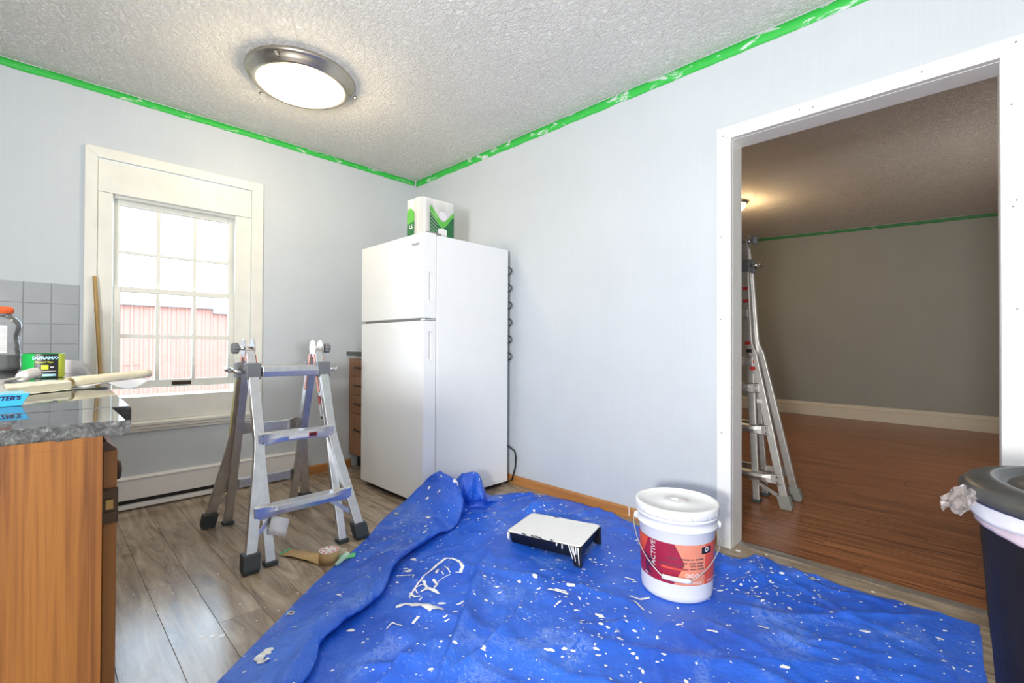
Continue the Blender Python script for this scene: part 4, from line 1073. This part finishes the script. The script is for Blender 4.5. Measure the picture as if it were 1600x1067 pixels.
# spilled paint: shoe print and smears
STROKES = [[5, [[1.881, -1.16], [1.858, -1.109], [1.85, -1.067], [1.875, -1.051], [1.923, -1.054], [1.972, -1.069], [1.988, -1.092]]], [2, [[1.981, -1.114], [1.996, -1.092]]], [3, [[1.991, -1.347], [1.949, -1.29], [1.917, -1.237], [1.897, -1.198], [1.875, -1.142]]], [5, [[1.933, -1.178], [1.91, -1.154]]], [2, [[1.909, -1.116], [1.972, -1.138]]], [2, [[1.943, -1.159], [1.966, -1.167]]], [1.2, [[1.981, -1.145], [1.983, -1.208]]], [5, [[1.938, -1.245], [2.002, -1.271], [2.045, -1.261]]], [6, [[1.999, -1.294], [2.001, -1.265], [2.053, -1.26]]], [4, [[1.959, -1.21], [1.997, -1.222], [2.015, -1.245]]], [2, [[1.954, -1.299], [1.959, -1.26]]], [2, [[1.954, -1.299], [1.993, -1.313]]], [4, [[1.973, -1.332], [2.009, -1.335], [2.017, -1.321]]], [3, [[2.043, -1.338], [2.035, -1.322]]], [7, [[2.02, -1.415], [2.026, -1.391], [2.055, -1.374], [2.087, -1.354], [2.117, -1.342]]], [11, [[2.055, -1.374], [2.102, -1.351], [2.153, -1.323]]], [16, [[2.123, -1.347], [2.148, -1.328]]], [5, [[2.136, -1.356], [2.133, -1.331]]], [4, [[2.153, -1.44], [2.132, -1.404]]], [4, [[2.169, -1.256], [2.177, -1.235]]], [3, [[1.785, -1.231], [1.808, -1.224]]], [2, [[1.82, -1.297], [1.835, -1.267], [1.866, -1.243], [1.885, -1.262]]], [2, [[2.122, -1.52], [2.111, -1.492], [2.151, -1.482]]], [12, [[1.988, -1.871], [1.976, -1.852], [1.97, -1.841]]], [5, [[2.0, -1.879], [2.022, -1.861]]], [5, [[2.353, -0.942], [2.386, -0.923], [2.416, -0.918]]], [4, [[2.361, -0.921], [2.401, -0.907]]], [4, [[2.592, -0.751], [2.629, -0.745], [2.645, -0.704]]], [4, [[2.623, -0.781], [2.679, -0.813]]], [3, [[2.503, -0.633], [2.534, -0.625]]], [3, [[2.888, -0.762], [2.915, -0.75]]], [3, [[3.006, -0.621], [3.034, -0.617]]], [3, [[2.432, -1.0], [2.431, -0.977]]]]
def blob(m, c, r, elong=1.0, ang=0, n=9, dz=.0014):
    p0, nr_ = drop(c[0], c[1], dz)
    if p0 is None: return
    pts = [p0+nr_*.0007]
    for k in range(n):
        a = 2*PI*k/n; rr = r*random.uniform(.65, 1.2); ex, ey = rr*elong*math.cos(a), rr*math.sin(a)
        q, _ = drop(c[0]+ex*math.cos(ang)-ey*math.sin(ang), c[1]+ex*math.sin(ang)+ey*math.cos(ang), dz*.7)
        if q is None: return
        if abs(q.z-p0.z) > .03: return
        pts.append(q)
    m.add(pts, [(0, 1+k, 1+(k+1) % n) for k in range(n)], True)
sm = MB()
for wpx, pts in STROKES:
    hwid = wpx*.00128
    for (xa, ya), (xb, yb2) in zip(pts, pts[1:]):
        L = math.hypot(xb-xa, yb2-ya); k = max(1, int(L/(hwid*.8)))
        for q in range(k+1):
            t = q/k; blob(sm, (lerp(xa, xb, t)+random.uniform(-.2, .2)*hwid, lerp(ya, yb2, t)+random.uniform(-.2, .2)*hwid), hwid*random.uniform(.9, 1.25), 1.0, 0, 9, .0030)
sm.build('paint_smear', 'paint', tarp, kind='stuff', label='thick white paint smears and a shoe print on the tarp')
sp = MB(); rnd = random.Random(11)
for k in range(2300):
    c = (rnd.uniform(1.3, 3.55), rnd.uniform(-1.95, -.06))
    dens = .30+.7*max(0, noise.noise((c[0]*2.3, c[1]*2.3, 3))+.25)
    if rnd.random() > dens: continue
    big = rnd.random(); r = .0012+.0022*rnd.random() if big < .80 else (.0035+.003*rnd.random() if big < .975 else .007+.005*rnd.random())
    blob(sp, c, r, rnd.uniform(1, 2.6), rnd.uniform(.2, 1.3) if rnd.random() < .7 else rnd.uniform(0, PI), 7 if r < .004 else 10)
for cx_, cy_, n_ in ((2.93, -.30, 55), (2.25, -.55, 25), (2.60, -.95, 30), (1.55, -1.2, 30), (1.75, -.25, 35), (2.75, -1.05, 30)):
    for k in range(n_): blob(sp, (rnd.gauss(cx_, .10), rnd.gauss(cy_, .09)), rnd.uniform(.0018, .006), rnd.uniform(1, 2.2), rnd.uniform(0, PI), 8)
sp.build('paint_splatter', 'paint', tarp, kind='stuff')
for x, y in ((1.265, -.955), (1.800, -1.712), (3.064, -.125)):
    p, nr_ = drop(x, y, .002)
    if p is None: continue
    m = MB(); m.lathe([(.006, 0), (.0065, .002), (.011, .0025), (.013, .0005)], p, 20, caps=False); m.build('grommet', 'wire', tarp)
# drops of paint on the kitchen floor
fs = MB(); rnd = random.Random(5)
for k in range(330):
    x, y = rnd.uniform(.55, 2.2), rnd.uniform(-2.25, -.78)
    if (x-1.979)*.76+(y+1.98)*.65 > 1.0: continue
    r = rnd.choice((.0012, .0016, .002, .0024, .0034))*(1.0); n_ = 7
    pts = [(x, y, .0012)]+[(x+r*rnd.uniform(.6, 1.3)*math.cos(2*PI*q/n_), y+r*rnd.uniform(.6, 1.3)*math.sin(2*PI*q/n_), .0004) for q in range(n_)]
    fs.add(pts, [(0, 1+q, 1+(q+1) % n_) for q in range(n_)], True)
for x, y, r in ((1.72, -1.93, .014), (1.74, -1.91, .010), (1.70, -1.96, .012), (2.74, -.02, .012), (2.85, .03, .009), (3.25, -.03, .008)):
    pts = [(x, y, .002)]+[(x+r*rnd.uniform(.6, 1.2)*math.cos(2*PI*q/9), y+r*rnd.uniform(.6, 1.2)*math.sin(2*PI*q/9), .0004) for q in range(9)]
    fs.add(pts, [(0, 1+q, 1+(q+1) % 9) for q in range(9)], True)
fs.build('paint_splatter', 'paint', fl, kind='stuff')

# ------------------------------------------------------------------ paint tray
A = V3((1.818, -.454, 0)); uD = V3((.978, .209*.35, 0)).normalized(); 
uD = V3((.43, .0, 0)).normalized(); uD = V3((.418, .030, 0)).normalized(); vD = V3((.27, -.96, 0)).normalized(); TL, TW = .425, .285
tz0 = .0035
tr_ = thing('paint_tray', 'black paint tray brimming with white paint, standing on two legs at one end', 'paint tray', tuple(A+uD*.2+vD*.14+V3((0, 0, tz0))))
def T(a, b, h): return A+uD*a+vD*b+V3((0, 0, tz0+h))
def zt(a): return .050+.040*a/TL
body = []
def tring(ins, dz, round_=.02):
    P = []
    for ca, cb_, a0 in ((TL-ins-round_, TW-ins-round_, 0), (ins+round_, TW-ins-round_, 1), (ins+round_, ins+round_, 2), (TL-ins-round_, ins+round_, 3)):
        for k in range(5):
            an = (a0+k/4)*PI/2; a, b = ca+round_*math.cos(an), cb_+round_*math.sin(an)
            P.append(T(a, b, max(.001, dz(a))))
    return P
bot = lambda a: (.001 if a < TL*.35 else .001+(a-TL*.35)*.125)
MB().loft([tring(.004, zt), tring(.0, lambda a: zt(a)-.004), tring(.006, lambda a: zt(a)-.010), tring(.016, bot)], caps=True).build('pan', 'black', tr_)
MB().loft([tring(.0005, lambda a: zt(a)+.0004), tring(.0015, lambda a: zt(a)+.0030), tring(.012, lambda a: zt(a)+.0034), tring(.024, lambda a: zt(a)+.0018)], caps=True).build('wet_paint', 'paint', tr_)
for b0, sgn in ((.012, -1), (TW-.012, 1)):
    rings = []
    for h, wa, wb in ((zt(TL-.03)-.004, .036, .012), (.045, .026, .011), (.001, .018, .009)):
        c = T(TL-.034+.02*(1-h/.09), b0+sgn*.004*(1-h/.09), h); rings.append([c+uD*(wa*p)+vD*(wb*q) for p, q in ((-1,-1),(1,-1),(1,1),(-1,1))])
    lg = MB().loft(rings, True, True, False).build('leg', 'black', tr_, bevel=.003)
    dm = MB(); bb = b0+sgn*.0155
    for k, (aa, ln) in enumerate(((-.026, .055), (-.014, .035), (-.004, .06), (.010, .03), (.022, .072))):
        rr = []
        for q in range(6):
            h = zt(TL-.03)-.001-ln*q/5; c = T(TL-.034+aa*(1-.4*q/5)+.02*(1-h/.09)*1.0, bb+sgn*.0015*(1-h/.09), h); wd2 = .0030*(1-.5*q/5)
            rr.append([c+uD*(wd2*p_)+vD*(.0022*q_) for p_, q_ in ((-1,-1),(1,-1),(1,1),(-1,1))])
        dm.loft(rr, True, True, True)
    dm.build('paint_drip', 'paint', lg)
dm = MB()
for aa, ln in ((.01, .032), (.018, .036), (.30, .012), (.33, .02)):
    rr = []
    for q in range(4):
        h = zt(aa)-ln*q/3; c = T(aa, TW-.001+.002, h-.002); rr.append([c+uD*(.003*p_)+vD*(.002*q_) for p_, q_ in ((-1,-1),(1,-1),(1,1),(-1,1))])
    dm.loft(rr)
dm.build('paint_drip', 'paint', tr_)
bs_ = MB()
for a, ln in ((.11, .03), (.16, .02), (.20, .05), (.27, .018)):
    bs_.loft([[T(a+p*ln/2, TW-.004+q, zt(a)+.0036+r_) for p, q in ((-1, -.004), (1, -.003), (1, .004), (-1, .004))] for r_ in (-.001, .0008)], True, True, False)
bs_.loft([[T(a, b, zt(a)+.0036+r_) for a, b in ((.16, .004), (.185, .016), (.178, .019), (.14, .003))] for r_ in (0, .0006)], True, True, False)
bs_.build('bare_rim', 'black', tr_)

# ------------------------------------------------------------------ paint bucket
bx, by = bucket_c; bz = .0035
bk = thing('paint_bucket', 'big white lidded paint bucket with a coral and maroon label on the tarp', 'bucket', (bx, by, bz))
prof = [(.001, 0), (.130, 0), (.134, .004), (.136, .02), (.144, .262), (.146, .264), (.155, .266), (.155, .272), (.150, .276), (.150, .300), (.157, .302), (.157, .309), (.150, .312), (.149, .328)]
MB().lathe([(r, bz+h) for r, h in prof], (bx, by, 0), 72, caps=False).build('pail', 'bucket', bk)
lid = [(.1505, .312), (.158, .314), (.160, .320), (.160, .342), (.157, .348), (.150, .349), (.146, .346), (.144, .342), (.03, .341), (.028, .344), (.025, .344), (.024, .341), (.001, .341)]
ld_ = MB(); ld_.lathe([(r, bz+h) for r, h in lid], (bx, by, 0), 72, caps=False)
L_ = ld_.build('lid', 'bucket', bk)
MB().lathe([(.001, bz+.3414), (.022, bz+.3414), (.022, bz+.3432), (.018, bz+.3436), (.001, bz+.3430)], (bx+.015, by+.03, 0), 28, caps=False).build('spout_plug', 'greyprint', L_)
w = MB()
for k in range(16):
    a = 2*PI*k/16; w.box(*[tuple(V3((bx+.1603*math.cos(a), by+.1603*math.sin(a), bz+h))+V3((e, e, 0))) for h, e in ((.318, -.0012), (.330, .0012))])
w.build('lid_notch', 'greyprint', L_, kind='stuff')
va = math.atan2(CAM.y-by, CAM.x-bx)
def bw(s, z, off=.0006):        # s: metres to the picture's right around the label
    r = .136+(.144-.136)*(z-.02)/.242+off; a = va+s/.14
    return (bx+r*math.cos(a), by+r*math.sin(a), bz+z)
LZ0, LZ1 = .070, .222
def bpatch(poly_fn, s0, s1, mat, nm, off, ns=30, nz=3):
    rows = []
    for b in range(nz+1):
        row = []
        for a in range(ns+1):
            row.append(bw(*poly_fn(a/ns, b/nz), off))
        rows.append(row)
    return MB().grid(rows).build(nm, mat, bk)
bpatch(lambda u, v: (lerp(-.235, .235, u), lerp(LZ0, LZ1, v)), 0, 0, 'coral', 'label', .0006, 60, 4)
kink = lambda v: (-.012+.036*(1-abs(2*v-.92))) if True else 0
def medge(v): return .030-.040*abs(v-.52)/.52
bpatch(lambda u, v: (lerp(-.235, medge(v), u), lerp(LZ0, LZ1, v)), 0, 0, 'maroon', 'label_panel', .0011, 40, 10)
bpatch(lambda u, v: (lerp(-.20, -.128+.03*(v-.5), u), lerp(LZ0+.085, LZ1-.002, v)), 0, 0, 'orange_print', 'label_panel', .0015, 8, 4)
bpatch(lambda u, v: (lerp(-.055, .04, u), lerp(.127, .135-.004*u, v)), 0, 0, 'orange_print', 'label_panel', .0015, 8, 2)
bpatch(lambda u, v: (lerp(.112, .2, u), lerp(LZ0, LZ1, v)), 0, 0, 'orange_print', 'label_panel', .0008, 8, 2)
def vtext(txt, size, s, z, mat, bold): lettering(txt, size, lambda x, y: bw(s-y, z+x, .0019), mat, bk, bold=bold, align='LEFT')
vtext('PRE', .044, -.112, .082, 'navy', .0012); vtext('ACTIVE', .029, -.088, .122, 'greyprint', .0003)
lettering('ALL', .011, lambda x, y: bw(-.125+x, .080+y, .0019), 'whitelab', bk, bold=.0004)
lettering('PURE WHITE', .0115, lambda x, y: bw(.062+x, .080+y, .0019), 'whitelab', bk, bold=.0003)
lettering('BLANC PUR', .0105, lambda x, y: bw(.152+x, .082+y, .0019), 'whitelab', bk, bold=.0003)
bpatch(lambda u, v: (lerp(.095, .140, u), lerp(.186-.0*u, .212, v)), 0, 0, 'blackprint', 'badge', .0014, 8, 2)
lettering('O', .024, lambda x, y: bw(.118+x, .201+y, .0019), 'whitelab', bk, bold=.0012)
w = MB()
for z, segs in ((.166, ((-.03, .005), (.012, .048), (.052, .066), (.070, .105))), (.152, ((.020, .040), (.046, .070), (.074, .105))), (.141, ((-.065, .0), (.005, .03), (.05, .072), (.076, .105))), (.130, ((.02, .045), (.05, .075), (.08, .108)))):
    for s0, s1 in segs:
        k = max(2, int((s1-s0)/.0052))
        for q in range(k):
            a0 = lerp(s0, s1, q/k); a1 = a0+(s1-s0)/k*.72
            w.grid([[bw(a, z+d, .0018) for a in (a0, a1)] for d in (0, .0052)])
w.build('small_print', 'darkgrey', bk, kind='stuff')
for s in (.040, .058, .076):
    w = MB()
    w.grid([[bw(s+r_*math.cos(a), .108+r_*math.sin(a), .0018) for a in [2*PI*k/20 for k in range(21)]] for r_ in (.0045, .0078)]); w.build('round_icon', 'whitelab', bk)
w = MB()
for s in (.093, .108): w.grid([[bw(s+e, .112+d, .0018) for e in (-.003, .003)] for d in (-.002, .002)])
w.build('small_icon', 'darkgrey', bk, kind='stuff')
# wire bail hanging in front
rgt = V3((-math.sin(va), math.cos(va), 0)); fwd_ = V3((math.cos(va), math.sin(va), 0)); c = V3((bx, by, bz))
if rgt.dot(r2) < 0: rgt = -rgt
def bail(a, z, out=0.0):
    ang = a; r = .163+out; return c+rgt*(r*math.sin(ang))+fwd_*(r*math.cos(ang))+V3((0, 0, z))
path = []
for k in range(41):
    a = lerp(-1.62, 1.62, k/40); e = abs(a)/1.62
    z = max(.098, .072+.193*e**1.25)-(.010*a/1.62 if abs(a) < 1.4 else 0); path.append(bail(a, z, .004-.012*(1-e)))
w = MB().tube(path, .0022, 8); w.build('bail_wire', 'wire', bk)
mid = [p for p, k in zip(path, range(41)) if 16 <= k <= 24]
MB().tube(mid, .0085, 14).build('bail_grip', 'bucket', bk)
for a in (-1.62, 1.62):
    p = bail(a, .265, .0); q = c+V3((0, 0, .265)); d = (V3((p.x, p.y, 0))-V3((q.x, q.y, 0))).normalized()
    b0 = q+d*.150; MB().tube([b0, b0+d*.012, b0+d*.016], [.015, .014, .010], 16).build('bail_ear', 'bucket', bk)

# ------------------------------------------------------------------ masking paper roll with tape on the floor
mr = thing('masking_roll', 'roll of brown masking paper with a green tape edge on the floor by the ladder', 'masking paper', (1.46, -1.44, 0))
rc = V3((1.478, -1.432, 0)); R0, R1, rh = .043, .036, .052
MB().lathe([(R1, .001), (R0, .001), (R0, .001+rh), (R1, .001+rh), (R1, .001)], rc, 40, caps=False).build('roll', 'kraft', mr)
MB().lathe([(.001, rh+.0016), (R0-.001, rh+.0016)], rc, 40, caps=False).build('paper_disc', 'whitelab', mr)
for k in range(10):
    a = 2*PI*k/10
    for r_ in (.012, .021, .032):
        if r_ < .03 and k % 2: continue
        MB().grid([[rc+V3((rr*math.cos(a+e), rr*math.sin(a+e), rh+.0022)) for e in (0, .12, .25, .38)] for rr in (r_, r_+.006)]).build('red_print', 'redlab', mr)
rows = []
for k in range(26):
    t = k/25; p = V3((lerp(1.470, 1.262, t), lerp(-1.470, -1.556, t), .0)); wv = lerp(.095, .070, t)
    nrm2 = V3((-.40, .92, 0)); rows.append([p+nrm2*(wv*q-.012)+V3((0, 0, .0025+.007*math.sin(PI*t)*(1-q)+.003*abs(math.sin(t*7)))) for q in (0, .33, .66, 1)])
MB().grid(rows).build('paper_strip', 'kraft', mr, solid=.0006)
MB().grid([[V3((1.264-.013*u-.028*v, -1.567+.062*v, .004+.001*u)) for u in (0, 1)] for v in (0, .5, 1)]).build('tape_end', 'gtape', mr, solid=.0006)
def on_top(x, y):
    p, _ = drop(x, y, .0025)
    return p.z if p is not None else .003
rows = []
for v in (0, .33, .66, 1):
    row = []
    for u in [k/10 for k in range(11)]:
        x, y = lerp(lerp(1.455, 1.505, u), lerp(1.520, 1.562, u), v), lerp(lerp(-1.372, -1.318, u), lerp(-1.405, -1.350, u), v)
        row.append((x, y, on_top(x, y)))
    rows.append(row)
MB().grid(rows).build('green_strip', 'gtape', mr, solid=.0006)
rows = []
for k in range(9):
    t = k/8; p = V3((1.545, -1.428, .010)).lerp(V3((1.556, -1.385, .044)), t); rr = .014+.006*t
    rows.append([p+V3((rr*math.cos(a)*1.0, rr*math.sin(a)*.7, .004*math.sin(3*a))) for a in [2*PI*q/12 for q in range(13)]])
m = MB().grid(rows); m.build('curled_tape', 'mint', mr, solid=.0006)
m = MB().grid([[V3((1.03+.045*u+.01*v, -1.22+.03*v, .003+.006*noise.noise((u*3, v*3, 1)))) for u in (0, .5, 1)] for v in (0, .5, 1)])
o = m.build('film_scrap', 'bagclear', origin=(1.05, -1.2, 0), solid=.0005); tag(o, 'small scrap of pale plastic film on the floor beneath the ladder', 'scrap')

# ------------------------------------------------------------------ trash can at the right
tc_ = (3.752, -.957); th = .680
cn = thing('trash_can', 'black plastic trash can with a lid and white bag rim at the doorway', 'trash can', (*tc_, 0))
MB().lathe([(.001, .0015), (.175, .0015), (.18, .008), (.222, th-.035), (.228, th-.03), (.228, th-.012), (.218, th-.012), (.215, th-.03), (.175, .02), (.001, .02)], (*tc_, 0), 64, caps=False).build('body', 'canbody', cn)
def wob(r0, z0, r1, z1, amp, seed, nm, mat):
    rows = []
    for b in range(7):
        t = b/6; row = []
        for k in range(97):
            a = 2*PI*k/96; n_ = noise.noise((math.cos(a)*3, math.sin(a)*3, seed+t*.6)); n2_ = noise.noise((math.cos(a)*12, math.sin(a)*12, seed+t))
            r = lerp(r0, r1, t)+amp*.3*n2_; row.append((tc_[0]+r*math.cos(a), tc_[1]+r*math.sin(a), lerp(z0, z1, t)+amp*n_*(t)))
        rows.append(row)
    MB().grid(rows).build(nm, mat, cn, solid=.0006)
wob(.243, th-.006, .236, th-.050, .008, 2.0, 'bag_rim', 'bag'); wob(.232, th-.030, .228, th-.066, .010, 6.0, 'bag_cuff', 'baglilac')
lidp = [(.232, th-.014), (.248, th-.014), (.252, th-.006), (.251, th+.006), (.240, th+.018), (.205, th+.026), (.196, th+.024), (.188, th+.014), (.178, th+.012), (.165, th+.020), (.150, th+.032), (.12, th+.037), (.06, th+.040), (.001, th+.041)]
MB().lathe(lidp, (*tc_, 0), 80, caps=False).build('lid', 'canlid', cn)
sa = math.atan2(CAM.y-tc_[1], CAM.x-tc_[0])
tang = 3.30
def canp(a, z, off): r = .18+(.222-.18)*(z-.008)/(th-.043); return (tc_[0]+(r+off)*math.cos(a), tc_[1]+(r+off)*math.sin(a), z)
MB().grid([[canp(lerp(2.35, 3.14, k/14), z, .0012) for k in range(15)] for z in (.36, .60)]).build('label', 'whitelab', cn)
MB().grid([[canp(lerp(2.90, 3.12, k/6), z, .0020) for k in range(7)] for z in (.40, .45)]).build('label_print', 'redlab', cn)
MB().grid([[canp(lerp(2.90, 3.12, k/6), z, .0020) for k in range(7)] for z in (.548, .575)]).build('label_print', 'redlab', cn)
rows = []
c0 = V3((3.500, -1.165, .693))
for i in range(13):
    row = []
    for j in range(13):
        u, v = i/12, j/12
        p = V3((3.525, -1.135, .690)).lerp(V3((3.478, -1.178, .684)), u)
        p += V3((.0, .0, 1))*((v-.5)*(.022+.03*math.sin(PI*min(1, u*1.2))))+V3((.35, -.3, 0))*(.02*noise.noise((u*4, v*5, 1)))+V3((0, 0, 1))*(.012*noise.noise((u*6, v*6, 5)))
        row.append(p)
    rows.append(row)
MB().grid(rows, False).build('bag_corner', 'bagclear', cn, solid=.0006)
